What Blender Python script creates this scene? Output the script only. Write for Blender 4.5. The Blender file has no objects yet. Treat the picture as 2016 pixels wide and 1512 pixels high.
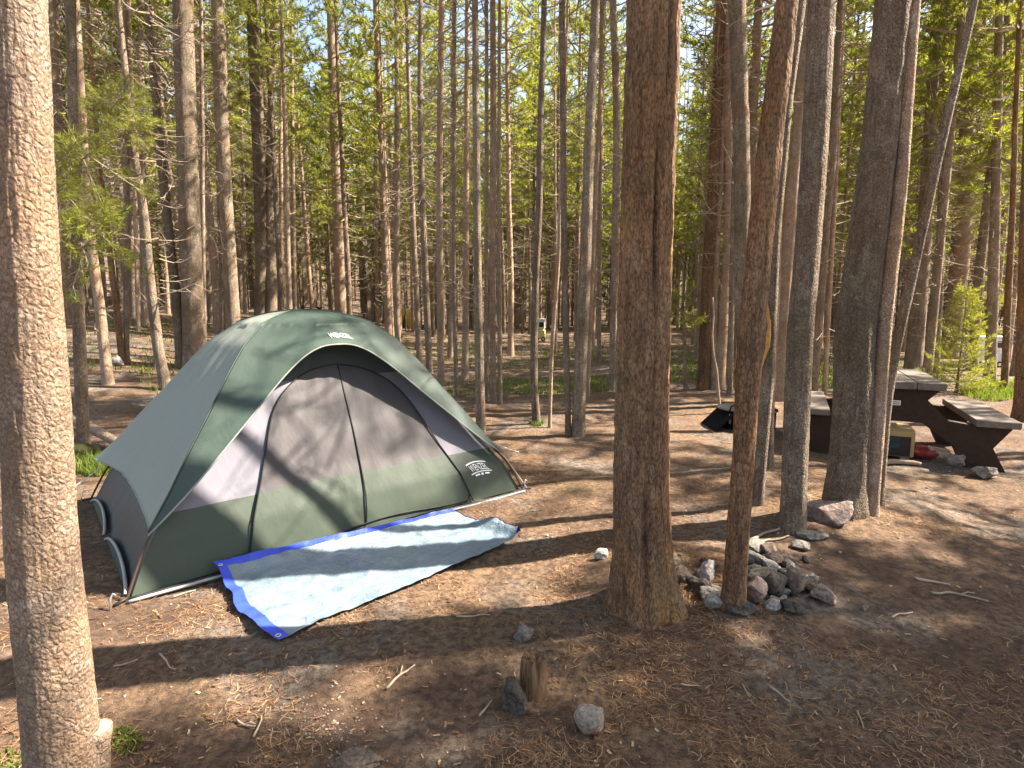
import bpy, math, random
import numpy as np
from mathutils import Vector

# ------------------------------------------------------------------ camera, sky, sun, exposure
SC = bpy.context.scene
F, HOR, CH = 1120.0, 600.0, 1.5            # focal length in photo pixels, horizon row, camera height
PITCH = math.atan((756 - HOR) / F)
cam_d = bpy.data.cameras.new("camera")
cam_d.sensor_width = 36.0
cam_d.lens = F / 2016 * 36.0
cam_d.clip_start, cam_d.clip_end = 0.05, 2000
cam = bpy.data.objects.new("camera", cam_d)
SC.collection.objects.link(cam)
cam.location = (0, 0, CH)
cam.rotation_euler = (math.pi / 2 - PITCH, 0, 0)
SC.camera = cam

SUN_AZ, SUN_EL = 80.0, 47.0                # azimuth to the right of the view direction
sv = Vector((math.sin(math.radians(SUN_AZ)) * math.cos(math.radians(SUN_EL)),
             math.cos(math.radians(SUN_AZ)) * math.cos(math.radians(SUN_EL)), math.sin(math.radians(SUN_EL))))
w = bpy.data.worlds.new("World")
SC.world = w
w.use_nodes = True
nt = w.node_tree
sky = nt.nodes.new("ShaderNodeTexSky")
sky.sky_type = 'NISHITA'
sky.sun_disc = False
sky.sun_elevation = math.radians(SUN_EL)
sky.sun_rotation = math.radians(SUN_AZ)
sky.air_density, sky.dust_density, sky.ozone_density = 0.9, 1.3, 0.7
wm = nt.nodes.new("ShaderNodeMix"); wm.data_type = 'RGBA'; wm.blend_type = 'MULTIPLY'
wm.inputs[0].default_value = 1.0; wm.inputs[7].default_value = (1.0, 0.90, 0.76, 1)      # warm light filtered through the wood
nt.links.new(sky.outputs[0], wm.inputs[6])
nt.links.new(wm.outputs[2], nt.nodes["Background"].inputs[0])
nt.nodes["Background"].inputs[1].default_value = 0.10
sl = bpy.data.lights.new("sun", 'SUN')
sl.energy, sl.angle, sl.color = 5.0, math.radians(0.55), (1.0, 0.90, 0.76)
so = bpy.data.objects.new("sun", sl)
SC.collection.objects.link(so)
so.rotation_euler = (-sv).to_track_quat('-Z', 'Y').to_euler()
SC.view_settings.view_transform = 'Standard'
SC.view_settings.look = 'None'
SC.view_settings.exposure = 2.35
SC.view_settings.gamma = 1.0
SC.cycles.max_bounces = 6
SC.cycles.diffuse_bounces = 4
SC.cycles.transparent_max_bounces = 4

rnd = random.Random(7)
RG = np.random.default_rng(11)
COL = SC.collection

# ------------------------------------------------------------------ noise and ground
def _hash(ix, iy, iz, seed):
    h = (ix.astype(np.int64) * 374761393 + iy.astype(np.int64) * 668265263 + iz.astype(np.int64) * 2147483647 + seed * 974711) & 0xffffffff
    h = ((h ^ (h >> 13)) * 1274126177) & 0xffffffff
    h = (h ^ (h >> 16)) & 0xffffffff
    return h / 2147483648.0 - 1.0

def noise3(x, y, z=0.0, seed=0):
    x, y, z = np.broadcast_arrays(np.asarray(x, float), np.asarray(y, float), np.asarray(z, float))
    ix, iy, iz = np.floor(x), np.floor(y), np.floor(z)
    fx, fy, fz = x - ix, y - iy, z - iz
    ux, uy, uz = fx * fx * (3 - 2 * fx), fy * fy * (3 - 2 * fy), fz * fz * (3 - 2 * fz)
    r = 0
    for a in (0, 1):
        for b in (0, 1):
            for c in (0, 1):
                r = r + _hash(ix + a, iy + b, iz + c, seed) * (ux if a else 1 - ux) * (uy if b else 1 - uy) * (uz if c else 1 - uz)
    return r

def sstep(a, b, x):
    t = np.clip((x - a) / (b - a), 0, 1)
    return t * t * (3 - 2 * t)

def ground_z(x, y, fine=True):
    x, y = np.asarray(x, float), np.asarray(y, float)
    r = np.hypot(x, y)
    z = 1.25 * sstep(1.0, 11.0, -x - 0.12 * y + 0.5) * sstep(6, 17, y)       # bank rising on the left
    z = z + 20.0 * sstep(55, 220, r)                                           # wooded hillside far off
    z = z + noise3(x * 0.35, y * 0.35, 0, 3) * 0.10 * sstep(6, 14, r)
    z = z + 0.07 * np.exp(-((x - 1.1) ** 2 + (y - 3.0) ** 2) / 0.5) + 0.08 * np.exp(-((x - 2.4) ** 2 + (y - 4.2) ** 2) / 0.6) - 0.004
    for (hx, hy, hr) in ((0.69, 2.98, .30), (1.15, 2.96, .2), (1.88, 3.62, .24), (2.35, 3.92, .32)):      # needles and soil heaped at the near trunks
        z = z + 0.035 * np.exp(-((x - hx) ** 2 + (y - hy) ** 2) / hr ** 2)
    if fine:
        z = z + noise3(x * 1.7, y * 1.7, 0, 5) * 0.018 + noise3(x * 6, y * 6, 0, 6) * 0.009 + noise3(x * 19, y * 19, 0, 8) * 0.005
    return z

CP, SP = math.cos(PITCH), math.sin(PITCH)
def ray(px, py):
    dx, du = (px - 1008) / F, (756 - py) / F
    return np.array([dx, CP + du * SP, -SP + du * CP])
def depth(p):
    return p[1] * CP - (p[2] - CH) * SP
def G(px, py):
    """ground point seen at a photo pixel"""
    d = ray(px, py)
    lo, t = 0.5, 0.5
    while t < 300:
        p = d * t
        if CH + p[2] < ground_z(p[0], p[1], False):
            break
        lo = t
        t *= 1.03
    hi = t
    for _ in range(30):
        m = (lo + hi) / 2
        if CH + d[2] * m < ground_z(d[0] * m, d[1] * m, False): hi = m
        else: lo = m
    p = d * lo
    return np.array([p[0], p[1], float(ground_z(p[0], p[1]))])
def at(px, py, Y):
    d = ray(px, py)
    p = d * (Y / d[1])
    return np.array([p[0], p[1], CH + p[2]])

# ------------------------------------------------------------------ object helpers
class MB:
    """collects vertices and faces, in world metres"""
    def __init__(s): s.v, s.f, s.m, s.n = [], [], [], 0
    def add(s, V, Fs, mat=0):
        V = np.asarray(V, float).reshape(-1, 3)
        for f in Fs: s.f.append(tuple(int(i) + s.n for i in f)); s.m.append(mat)
        s.v.append(V); s.n += len(V)
    def grid(s, P, closed=False, mat=0):
        """P: (rows, cols, 3)"""
        R, C = P.shape[:2]
        fs = []
        for i in range(R - 1):
            for j in range(C if closed else C - 1):
                k = (j + 1) % C
                fs.append((i * C + j, i * C + k, (i + 1) * C + k, (i + 1) * C + j))
        s.add(P.reshape(-1, 3), fs, mat)
    def box(s, c, sx, sy, sz, ax=None, mat=0, bev=0.0):
        """box with centre c, full sizes, axes ax (3x3 rows)"""
        ax = np.eye(3) if ax is None else np.asarray(ax, float)
        c = np.asarray(c, float)
        bm_v = []
        hx, hy, hz = sx / 2, sy / 2, sz / 2
        if bev <= 0:
            for z in (-1, 1):
                for x, y in ((-1, -1), (1, -1), (1, 1), (-1, 1)):
                    bm_v.append(c + ax[0] * x * hx + ax[1] * y * hy + ax[2] * z * hz)
            s.add(bm_v, [(3, 2, 1, 0), (4, 5, 6, 7), (0, 1, 5, 4), (1, 2, 6, 5), (2, 3, 7, 6), (3, 0, 4, 7)], mat)
            return
        for z, k in ((-hz, bev), (-hz + bev, 0), (hz - bev, 0), (hz, bev)):
            x, y = hx - k, hy - k
            e = bev
            for a, b in ((-x + e, -y), (x - e, -y), (x, -y + e), (x, y - e), (x - e, y), (-x + e, y), (-x, y - e), (-x, -y + e)):
                bm_v.append(c + ax[0] * a + ax[1] * b + ax[2] * z)
        fs = [tuple(range(7, -1, -1)), tuple(range(24, 32))]
        for r in range(3):
            for j in range(8):
                k = (j + 1) % 8
                fs.append((r * 8 + j, r * 8 + k, r * 8 + 8 + k, r * 8 + 8 + j))
        s.add(bm_v, fs, mat)
    def tube(s, P, R, n=6, mat=0, cap=True):
        P = np.asarray(P, float); R = np.broadcast_to(np.asarray(R, float), (len(P),))
        T = np.gradient(P, axis=0); T /= np.linalg.norm(T, axis=1)[:, None] + 1e-9
        ref = np.array([0.0, 0, 1]) if abs(T[0][2]) < 0.9 else np.array([1.0, 0, 0])
        A = np.cross(T, ref); A /= np.linalg.norm(A, axis=1)[:, None] + 1e-9
        B = np.cross(T, A)
        th = np.arange(n) * 2 * np.pi / n
        Q = P[:, None] + R[:, None, None] * (np.cos(th)[None, :, None] * A[:, None] + np.sin(th)[None, :, None] * B[:, None])
        b = s.n
        s.grid(Q, True, mat)
        if cap:
            s.f.append(tuple(b + i for i in range(n))[::-1]); s.m.append(mat)
            e = b + (len(P) - 1) * n
            s.f.append(tuple(e + i for i in range(n))); s.m.append(mat)
    def prism(s, pts, o, ax, d0, d1, mat=0):
        """polygon pts (a, b) in the plane ax[0], ax[2] through o, pushed from d0 to d1 along ax[1]"""
        n = len(pts)
        V = [o + ax[0] * a + ax[2] * b + ax[1] * d for d in (d0, d1) for a, b in pts]
        fs = [tuple(range(n)), tuple(range(2 * n - 1, n - 1, -1))] + [((i + 1) % n, i, n + i, n + (i + 1) % n) for i in range(n)]
        s.add(V, fs, mat)
    def mesh(s, name, mats, org=(0, 0, 0), smooth=True):
        V = np.concatenate(s.v) - np.asarray(org, float)
        return raw_mesh(name, V, s.f, mats, s.m, smooth)

def raw_mesh(name, V, Fs, mats, midx=None, smooth=True):
    me = bpy.data.meshes.new(name)
    me.from_pydata(V.tolist(), [], Fs)
    for m in (mats if isinstance(mats, (list, tuple)) else [mats]): me.materials.append(m)
    if midx is not None and len(set(midx)) > 1: me.polygons.foreach_set("material_index", midx)
    me.polygons.foreach_set("use_smooth", [smooth] * len(me.polygons))
    me.update()
    return me
def tri_mesh(name, V, nper, mats, midx=None):
    """fast mesh of separate polygons with nper corners each"""
    n = len(V) // nper
    me = bpy.data.meshes.new(name)
    me.vertices.add(len(V)); me.vertices.foreach_set("co", np.asarray(V, np.float32).ravel())
    me.loops.add(len(V)); me.loops.foreach_set("vertex_index", np.arange(len(V), dtype=np.int32))
    me.polygons.add(n); me.polygons.foreach_set("loop_start", np.arange(n, dtype=np.int32) * nper)
    for m in (mats if isinstance(mats, (list, tuple)) else [mats]): me.materials.append(m)
    if midx is not None: me.polygons.foreach_set("material_index", np.asarray(midx, np.int32))
    me.update(calc_edges=True)
    return me
def link(name, me, parent=None, loc=(0, 0, 0)):
    o = bpy.data.objects.new(name, me); COL.objects.link(o)
    if parent is not None: o.parent = parent
    o.location = loc
    return o
def worldloc(o):
    p = np.array(o.location, float)
    while o.parent is not None:
        o = o.parent; p = p + np.array(o.location, float)
    return p
def part(name, mb, mats, parent, smooth=True, label=None):
    o = link(name, mb.mesh(name, mats, worldloc(parent), smooth), parent)
    if label: o["label"] = label
    return o
def tag(o, label, cat, group=None, kind=None):
    o["label"] = label; o["category"] = cat
    if group: o["group"] = group
    if kind: o["kind"] = kind
    return o
def thing(name, label, cat, loc, group=None):
    o = bpy.data.objects.new(name, None); COL.objects.link(o)
    o.empty_display_size = 0.1
    o.location = [float(c) for c in loc]
    return tag(o, label, cat, group)
def single(name, mb, mats, loc, label, cat, group=None, smooth=True):
    o = link(name, mb.mesh(name, mats, loc, smooth), None, [float(c) for c in loc])
    return tag(o, label, cat, group)

# ------------------------------------------------------------------ materials
class NT:
    def __init__(s, name, rough=0.8):
        s.m = bpy.data.materials.new(name); s.m.use_nodes = True
        s.t = s.m.node_tree; s.b = s.t.nodes["Principled BSDF"]; s.b.inputs["Roughness"].default_value = rough
        s.b.inputs["Specular IOR Level"].default_value = 0.25
    def n(s, typ, **kw):
        x = s.t.nodes.new(typ)
        for k, v in kw.items():
            if hasattr(x, k): setattr(x, k, v)
            else: x.inputs[k].default_value = v
        return x
    def l(s, a, b): s.t.links.new(a, b)
    def coord(s, kind="Object", scale=(1, 1, 1)):
        c = s.n("ShaderNodeTexCoord"); m = s.n("ShaderNodeMapping"); m.inputs["Scale"].default_value = scale
        s.l(c.outputs[kind], m.inputs[0]); return m.outputs[0]
    def noise(s, co, scale, detail=4, rough=0.55, dist=0.0):
        x = s.n("ShaderNodeTexNoise"); x.inputs["Scale"].default_value = scale; x.inputs["Detail"].default_value = detail
        x.inputs["Roughness"].default_value = rough; x.inputs["Distortion"].default_value = dist
        s.l(co, x.inputs["Vector"]); return x.outputs["Fac"]
    def voro(s, co, scale, feature='F1', rand=1.0):
        x = s.n("ShaderNodeTexVoronoi", feature=feature); x.inputs["Scale"].default_value = scale; x.inputs["Randomness"].default_value = rand
        s.l(co, x.inputs["Vector"]); return x
    def ramp(s, fac, stops):
        r = s.n("ShaderNodeValToRGB"); e = r.color_ramp.elements
        while len(e) < len(stops): e.new(0.5)
        for k, (p, c) in enumerate(stops):
            e[k].position = p; e[k].color = (c, c, c, 1) if isinstance(c, (int, float)) else (*c, 1)
        s.l(fac, r.inputs[0]); return r.outputs[0]
    def mix(s, fac, a, b, mode='MIX'):
        x = s.n("ShaderNodeMix", data_type='RGBA', blend_type=mode)
        for sock, v in ((x.inputs[0], fac), (x.inputs[6], a), (x.inputs[7], b)):
            if isinstance(v, (int, float)): sock.default_value = v
            elif isinstance(v, tuple): sock.default_value = (*v, 1)
            else: s.l(v, sock)
        return x.outputs[2]
    def math(s, op, a, b=None):
        x = s.n("ShaderNodeMath", operation=op)
        for i, v in enumerate((a, b)):
            if v is None: continue
            if isinstance(v, (int, float)): x.inputs[i].default_value = v
            else: s.l(v, x.inputs[i])
        return x.outputs[0]
    def bump(s, h, strength=0.5, dist=0.01):
        x = s.n("ShaderNodeBump"); x.inputs["Strength"].default_value = strength; x.inputs["Distance"].default_value = dist
        s.l(h, x.inputs["Height"]); s.l(x.outputs[0], s.b.inputs["Normal"]); return x
    def base(s, c):
        if isinstance(c, tuple): s.b.inputs["Base Color"].default_value = (*c, 1)
        else: s.l(c, s.b.inputs["Base Color"])
        return s

def bark_mat(name, fissure, mid, flake, patch, moss=0.0, vs=45, zs=0.45, plate=0.5, streak=0.3, bump=0.9, depth_=0.010, wound=0.0):
    k = NT(name, 0.9)
    co = k.coord("Object", (1, 1, zs))
    def warped(a, f):
        cm = k.n("ShaderNodeVectorMath", operation='ADD'); k.l(co, cm.inputs[0])
        sc = k.n("ShaderNodeVectorMath", operation='SCALE'); sc.inputs[3].default_value = a
        nz = k.n("ShaderNodeTexNoise"); nz.inputs["Scale"].default_value = f; nz.inputs["Detail"].default_value = 4
        sb = k.n("ShaderNodeVectorMath", operation='SUBTRACT'); sb.inputs[1].default_value = (.5, .5, .5)
        k.l(co, nz.inputs["Vector"]); k.l(nz.outputs["Color"], sb.inputs[0]); k.l(sb.outputs[0], sc.inputs[0]); k.l(sc.outputs[0], cm.inputs[1])
        return cm.outputs[0]
    cw = warped(1.6 / vs, vs * 0.55)
    v = k.voro(cw, vs, 'DISTANCE_TO_EDGE')
    vc = k.voro(cw, vs, 'F1')
    v2 = k.voro(co, vs * 2.3, 'F1')
    fine = k.noise(co, vs * 3.2, 5, 0.7)
    cst = k.coord("Object", (1, 1, 0.07))
    stv = k.noise(cst, 34, 5, 0.62, 0.8)
    c = k.mix(k.ramp(vc.outputs["Color"], [(0.15, 0.0), (0.9, 1.0)]), mid, flake)
    c = k.mix(k.ramp(k.noise(co, 2.6, 6, 0.62, 0.6), [(0.44, 0.0), (0.64, 1.0)]), c, patch)
    c = k.mix(k.ramp(k.noise(co, 1.6, 4, 0.6, 0.3), [(0.38, 0.6), (0.55, 0.0)]), c, tuple(x * y for x, y in zip(mid, (0.62, 0.66, 0.6))))
    c = k.mix(k.ramp(k.noise(co, 9, 5, 0.65, 0.3), [(0.35, 0.55), (0.60, 0.0)]), c, tuple(x * 0.45 for x in mid))
    c = k.mix(k.ramp(fine, [(0.36, 0.85), (0.56, 0.0)]), c, fissure)
    edge = k.math('MULTIPLY', k.ramp(v.outputs["Distance"], [(0.0, 1.0), (0.16, 0.0)]), k.ramp(k.noise(co, vs * 0.3, 3), [(0.35, 0.15), (0.65, 1.0)]))
    c = k.mix(k.math('MULTIPLY', edge, plate), c, fissure)
    c = k.mix(k.math('MULTIPLY', k.ramp(stv, [(0.36, 1.0), (0.50, 0.0)]), streak), c, fissure)
    if moss:
        c = k.mix(k.math('MULTIPLY', k.ramp(k.noise(co, 4.5, 4, 0.6), [(0.52, 0.0), (0.68, 1.0)]), moss), c, (0.11, 0.11, 0.035))
    if wound:
        c = k.mix(k.math('MULTIPLY', k.ramp(k.noise(co, 7.5, 4, 0.6, 0.2), [(0.69, 0.0), (0.73, 1.0)]), wound), c, (0.16, 0.045, 0.028))
    oi = k.n("ShaderNodeObjectInfo")
    hs = k.n("ShaderNodeHueSaturation"); k.l(c, hs.inputs["Color"])
    mr = k.n("ShaderNodeMapRange"); mr.inputs[3].default_value = 0.8; mr.inputs[4].default_value = 1.25
    k.l(oi.outputs["Random"], mr.inputs[0]); k.l(mr.outputs[0], hs.inputs["Value"])
    k.base(hs.outputs[0])
    h = k.math('ADD', k.math('MULTIPLY', k.math('MINIMUM', k.math('MULTIPLY', v.outputs["Distance"], 4.0), 1.0), 0.35 * plate + 0.1), k.math('MULTIPLY', v2.outputs["Distance"], 0.4))
    cellh = k.n('ShaderNodeSeparateColor'); k.l(vc.outputs['Color'], cellh.inputs[0])
    h = k.math('ADD', h, k.math('MULTIPLY', cellh.outputs[1], 0.40))
    h = k.math('ADD', h, k.math('MULTIPLY', fine, 0.6))
    h = k.math('ADD', h, k.math('MULTIPLY', stv, streak * 2.2))
    k.bump(h, bump, depth_)
    return k.m

M = {}
M['bark_rust'] = bark_mat('rust_bark', (0.034, 0.020, 0.012), (0.27, 0.155, 0.090), (0.44, 0.285, 0.18), (0.48, 0.225, 0.085), 0.25, 42, 0.38, 0.55, 0.45, 1.0, 0.014, 0.5)
M['bark_tan'] = bark_mat('tan_bark', (0.13, 0.080, 0.054), (0.40, 0.285, 0.205), (0.60, 0.475, 0.37), (0.46, 0.27, 0.14), 0.10, 50, 0.8, 0.75, 0.08, 0.75, 0.010, 1.0)
M['bark_grey'] = bark_mat('grey_bark', (0.045, 0.034, 0.025), (0.28, 0.208, 0.150), (0.50, 0.41, 0.325), (0.30, 0.190, 0.11), 0.25, 46, 0.7, 0.5, 0.40, 1.0, 0.014, 0.3)
M['bark_far'] = bark_mat('grey_brown_bark', (0.060, 0.044, 0.033), (0.32, 0.235, 0.17), (0.53, 0.42, 0.33), (0.35, 0.235, 0.15), 0.2, 36, 0.6, 0.4, 0.35, 0.9, 0.014)

def foliage_mat(name, dark, light, dead=(0.20, 0.12, 0.05), tr=0.45):
    k = NT(name, 0.55)
    g = k.n("ShaderNodeNewGeometry"); oi = k.n("ShaderNodeObjectInfo")
    f = k.math('ADD', k.math('MULTIPLY', g.outputs["Random Per Island"], 0.6), k.math('MULTIPLY', oi.outputs["Random"], 0.4))
    c = k.mix(f, dark, light)
    c = k.mix(k.ramp(g.outputs["Random Per Island"], [(0.94, 0.0), (0.95, 1.0)]), c, dead)
    k.base(c)
    tl = k.n("ShaderNodeBsdfTranslucent"); k.l(k.mix(1.0, c, (1.25, 1.2, 0.55), 'MULTIPLY'), tl.inputs[0])
    ms = k.n("ShaderNodeMixShader"); ms.inputs[0].default_value = tr
    k.l(k.b.outputs[0], ms.inputs[1]); k.l(tl.outputs[0], ms.inputs[2])
    k.l(ms.outputs[0], k.t.nodes["Material Output"].inputs[0])
    return k.m
M['needles'] = foliage_mat('pine_foliage', (0.078, 0.108, 0.027), (0.43, 0.455, 0.090), tr=0.52)
M['needles_young'] = foliage_mat('young_pine_foliage', (0.20, 0.24, 0.04), (0.40, 0.40, 0.08), tr=0.5)
M['grass'] = foliage_mat('grass_blades', (0.06, 0.11, 0.02), (0.17, 0.22, 0.04), (0.30, 0.24, 0.10))
k = NT('dead_twig', 0.85)
g = k.n("ShaderNodeObjectInfo")
k.base(k.mix(k.noise(k.coord("Object"), 3.0, 3), (0.17, 0.12, 0.085), (0.36, 0.29, 0.22)))
M['twig'] = k.m

def ground_mat():
    k = NT('forest_floor', 0.95)
    co = k.coord("Object")
    big = k.noise(co, 0.55, 5, 0.6, 0.4)
    med = k.noise(co, 2.2, 6, 0.62, 0.3)
    fine = k.noise(co, 26, 6, 0.7)
    tiny = k.noise(co, 140, 3, 0.7)
    st = k.noise(k.coord("Object", (1.0, 6.0, 1.0)), 30, 4, 0.65, 1.2)
    c = k.mix(k.ramp(med, [(0.36, 0.0), (0.64, 1.0)]), (0.105, 0.062, 0.041), (0.220, 0.140, 0.088))
    c = k.mix(k.ramp(big, [(0.44, 0.0), (0.60, 0.85)]), c, (0.275, 0.175, 0.100))
    c = k.mix(k.ramp(k.noise(co, 1.1, 5, 0.55, 0.2), [(0.50, 0.0), (0.60, 0.95)]), c, (0.200, 0.168, 0.140))
    c = k.mix(k.ramp(fine, [(0.40, 0.85), (0.60, 0.0)]), c, (0.058, 0.036, 0.025))
    c = k.mix(k.ramp(st, [(0.60, 0.0), (0.74, 0.7)]), c, (0.33, 0.20, 0.105))
    c = k.mix(k.ramp(tiny, [(0.62, 0.0), (0.78, 0.6)]), c, (0.34, 0.26, 0.18))
    # thin green cover in places
    c = k.mix(k.ramp(k.noise(co, 0.32, 3, 0.5), [(0.60, 0.0), (0.70, 0.45)]), c, (0.10, 0.115, 0.035))
    k.base(c)
    h = k.math('ADD', k.math('MULTIPLY', fine, 0.6), k.math('MULTIPLY', tiny, 0.4))
    k.bump(k.math('ADD', h, k.math('MULTIPLY', st, 0.5)), 0.9, 0.025)
    return k.m
M['ground'] = ground_mat()

def plain(name, c, rough=0.6, var=0.12, scale=6.0, spec=0.3, metal=0.0, bump=0.0, bscale=40):
    k = NT(name, rough); k.b.inputs["Specular IOR Level"].default_value = spec; k.b.inputs["Metallic"].default_value = metal
    co = k.coord("Object")
    k.base(k.mix(k.ramp(k.noise(co, scale, 5, 0.6), [(0.3, 0.0), (0.7, 1.0)]), tuple(x * (1 - var) for x in c), tuple(x * (1 + var) for x in c)))
    if bump: k.bump(k.noise(co, bscale, 4, 0.6), bump, 0.01)
    return k.m

# ------------------------------------------------------------------ the forest floor
def build_ground():
    na = 760
    rr = [0.0, 0.5]
    while rr[-1] < 420: rr.append(rr[-1] * 1.0165)
    rr = np.array(rr)
    a = np.arange(na) * 2 * np.pi / na
    X = rr[:, None] * np.cos(a)[None]; Y = rr[:, None] * np.sin(a)[None] + 1.0
    Z = ground_z(X, Y)
    V = np.stack([X, Y, Z], -1).reshape(-1, 3)
    R = len(rr)
    i, j = np.meshgrid(np.arange(R - 1), np.arange(na), indexing='ij')
    q = np.stack([i * na + j, (i + 1) * na + j, (i + 1) * na + (j + 1) % na, i * na + (j + 1) % na], -1).reshape(-1, 4)
    me = bpy.data.meshes.new('ground')
    me.vertices.add(len(V)); me.vertices.foreach_set("co", V.astype(np.float32).ravel())
    me.loops.add(q.size); me.loops.foreach_set("vertex_index", q.astype(np.int32).ravel())
    me.polygons.add(len(q)); me.polygons.foreach_set("loop_start", np.arange(len(q), dtype=np.int32) * 4)
    me.update(calc_edges=True); me.validate()
    me.polygons.foreach_set("use_smooth", [True] * len(me.polygons))
    me.materials.append(M['ground'])
    o = link('ground', me); o["kind"] = 'structure'
    o["label"] = 'brown forest floor of pine needles and bare dirt'; o["category"] = 'ground'
build_ground()

# ------------------------------------------------------------------ tent
TC = np.array([-1.5784, 4.3445, 0.0]); TH = 0.7081; TL, TW, THH, PB_ = 2.6923, 1.9718, 1.4288, 1.8785
PZ = [0, .085, .164, .24, .313, .455, .585, .725, .848, .925, .970, 1.0]; PR = [1, .96, .92, .86, .80, .70, .60, .50, .40, .30, .20, 0.0]
EX = np.array([math.cos(TH), math.sin(TH), 0]); EY = np.array([-math.sin(TH), math.cos(TH), 0]); EZ = np.array([0, 0, 1.0])
def tw(x, y, z):
    x, y, z = np.broadcast_arrays(np.asarray(x, float), np.asarray(y, float), np.asarray(z, float))
    return TC + x[..., None] * EX + y[..., None] * EY + z[..., None] * EZ
def pole(sx, sy, t, out=0.0):
    ph = np.asarray(t, float) * np.pi / 2
    r = np.interp(np.sin(ph) ** PB_, PZ, PR)
    zz = np.sin(ph) ** PB_; r = np.where(zz > 0.93, 0.2 * 1.18 * np.sqrt(np.clip((1 - zz) / 0.042, 0, None)) , r)
    return np.stack([sx * (TL / 2 * r + out * np.cos(ph)), sy * (TW / 2 * r + out * np.cos(ph)), 0.012 + (THH) * np.sin(ph) ** PB_ + out * np.sin(ph)], -1)
CORN = {'front': ((-1, -1), (1, -1)), 'right': ((1, -1), (1, 1)), 'back': ((1, 1), (-1, 1)), 'left': ((-1, 1), (-1, -1))}
NRM = {'front': (0, -1), 'right': (1, 0), 'back': (0, 1), 'left': (-1, 0)}
def panel(side, u, t, out=0.0, bulge=0.0):
    u, t = np.broadcast_arrays(np.asarray(u, float), np.asarray(t, float))
    a, b = CORN[side]
    P = pole(*a, t, out) * (1 - u)[..., None] + pole(*b, t, out) * u[..., None]
    n = NRM[side]
    bl = bulge if np.isscalar(bulge) else np.asarray(bulge)
    P = P + np.stack([np.full_like(u, n[0]) * bl, np.full_like(u, n[1]) * bl, np.zeros_like(u)], -1)
    return P
def TWP(P): return tw(P[..., 0], P[..., 1], P[..., 2])
def ripple(side, u, t, amp=0.006):
    return amp * (noise3(u * 9 + t * 5, t * 3, 0, 21) + 0.6 * noise3(u * 26 - t * 9, t * 5, 0, 22)) * np.sin(np.pi * np.clip(u, 0, 1))

def fabric(name, c, tr=0.3, trc=None, bump=0.25, rough=0.55):
    k = NT(name, rough); k.b.inputs["Specular IOR Level"].default_value = 0.35
    co = k.coord("Object")
    c2 = k.mix(k.noise(co, 5, 4), tuple(x * 0.92 for x in c), tuple(x * 1.08 for x in c))
    k.base(c2)
    wr = k.noise(k.coord("Object", (1, 1, 0.35)), 6, 4, 0.5, 0.25)
    we = k.noise(co, 300, 2)
    k.bump(k.math('ADD', wr, k.math('MULTIPLY', we, 0.04)), bump, 0.03)
    tl = k.n("ShaderNodeBsdfTranslucent"); tl.inputs[0].default_value = (*(trc or c), 1)
    ms = k.n("ShaderNodeMixShader"); ms.inputs[0].default_value = tr
    k.l(k.b.outputs[0], ms.inputs[1]); k.l(tl.outputs[0], ms.inputs[2])
    k.l(ms.outputs[0], k.t.nodes["Material Output"].inputs[0])
    return k.m
M['fly'] = fabric('green_tent_fly', (0.054, 0.080, 0.066), 0.22, (0.08, 0.115, 0.095))
M['fly_side'] = fabric('sky_brightened_grey_green_fly', (0.34, 0.37, 0.325), 0.32, (0.38, 0.41, 0.35))  # paler side cloth, its grey green raised to carry light from the open sky
M['band'] = fabric('green_tent_wall', (0.056, 0.074, 0.054), 0.2)
M['lilac'] = fabric('lilac_tent_panel', (0.215, 0.205, 0.245), 0.3)
M['mesh'] = fabric('grey_tent_mesh', (0.060, 0.053, 0.056), 0.12)
M['charcoal'] = fabric('charcoal_tent_panel', (0.055, 0.057, 0.056), 0.05)
M['black'] = plain('black_trim', (0.014, 0.014, 0.015), 0.5)
M['piping'] = plain('grey_piping', (0.30, 0.31, 0.30), 0.6)
M['print'] = plain('white_print', (0.75, 0.77, 0.76), 0.6, 0.04)
M['polem'] = plain('brown_pole', (0.06, 0.035, 0.025), 0.35)
M['cord'] = plain('pale_cord', (0.62, 0.58, 0.52), 0.7)
M['steel'] = plain('steel_stake', (0.62, 0.63, 0.62), 0.3, 0.05, 20, 0.5, 0.8)

def text_mesh(body, extrude=0.0):
    c = bpy.data.curves.new('text', 'FONT'); c.body = body; c.size = 1.0; c.align_x = 'CENTER'; c.offset = 0.004
    c.resolution_u = 3
    o = bpy.data.objects.new('text', c); COL.objects.link(o)
    dg = bpy.context.evaluated_depsgraph_get(); dg.update()
    me = bpy.data.meshes.new_from_object(o.evaluated_get(dg))
    V = np.array([v.co[:] for v in me.vertices]); Fs = [tuple(p.vertices) for p in me.polygons]
    bpy.data.objects.remove(o); bpy.data.curves.remove(c); bpy.data.meshes.remove(me)
    V[:, 0] -= (V[:, 0].max() + V[:, 0].min()) / 2
    V[:, 1] -= V[:, 1].min()
    V[:, 0] /= max(V[:, 0].max(), 1e-6); V[:, 1] /= max(V[:, 1].max(), 1e-6)
    return V, Fs

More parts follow.
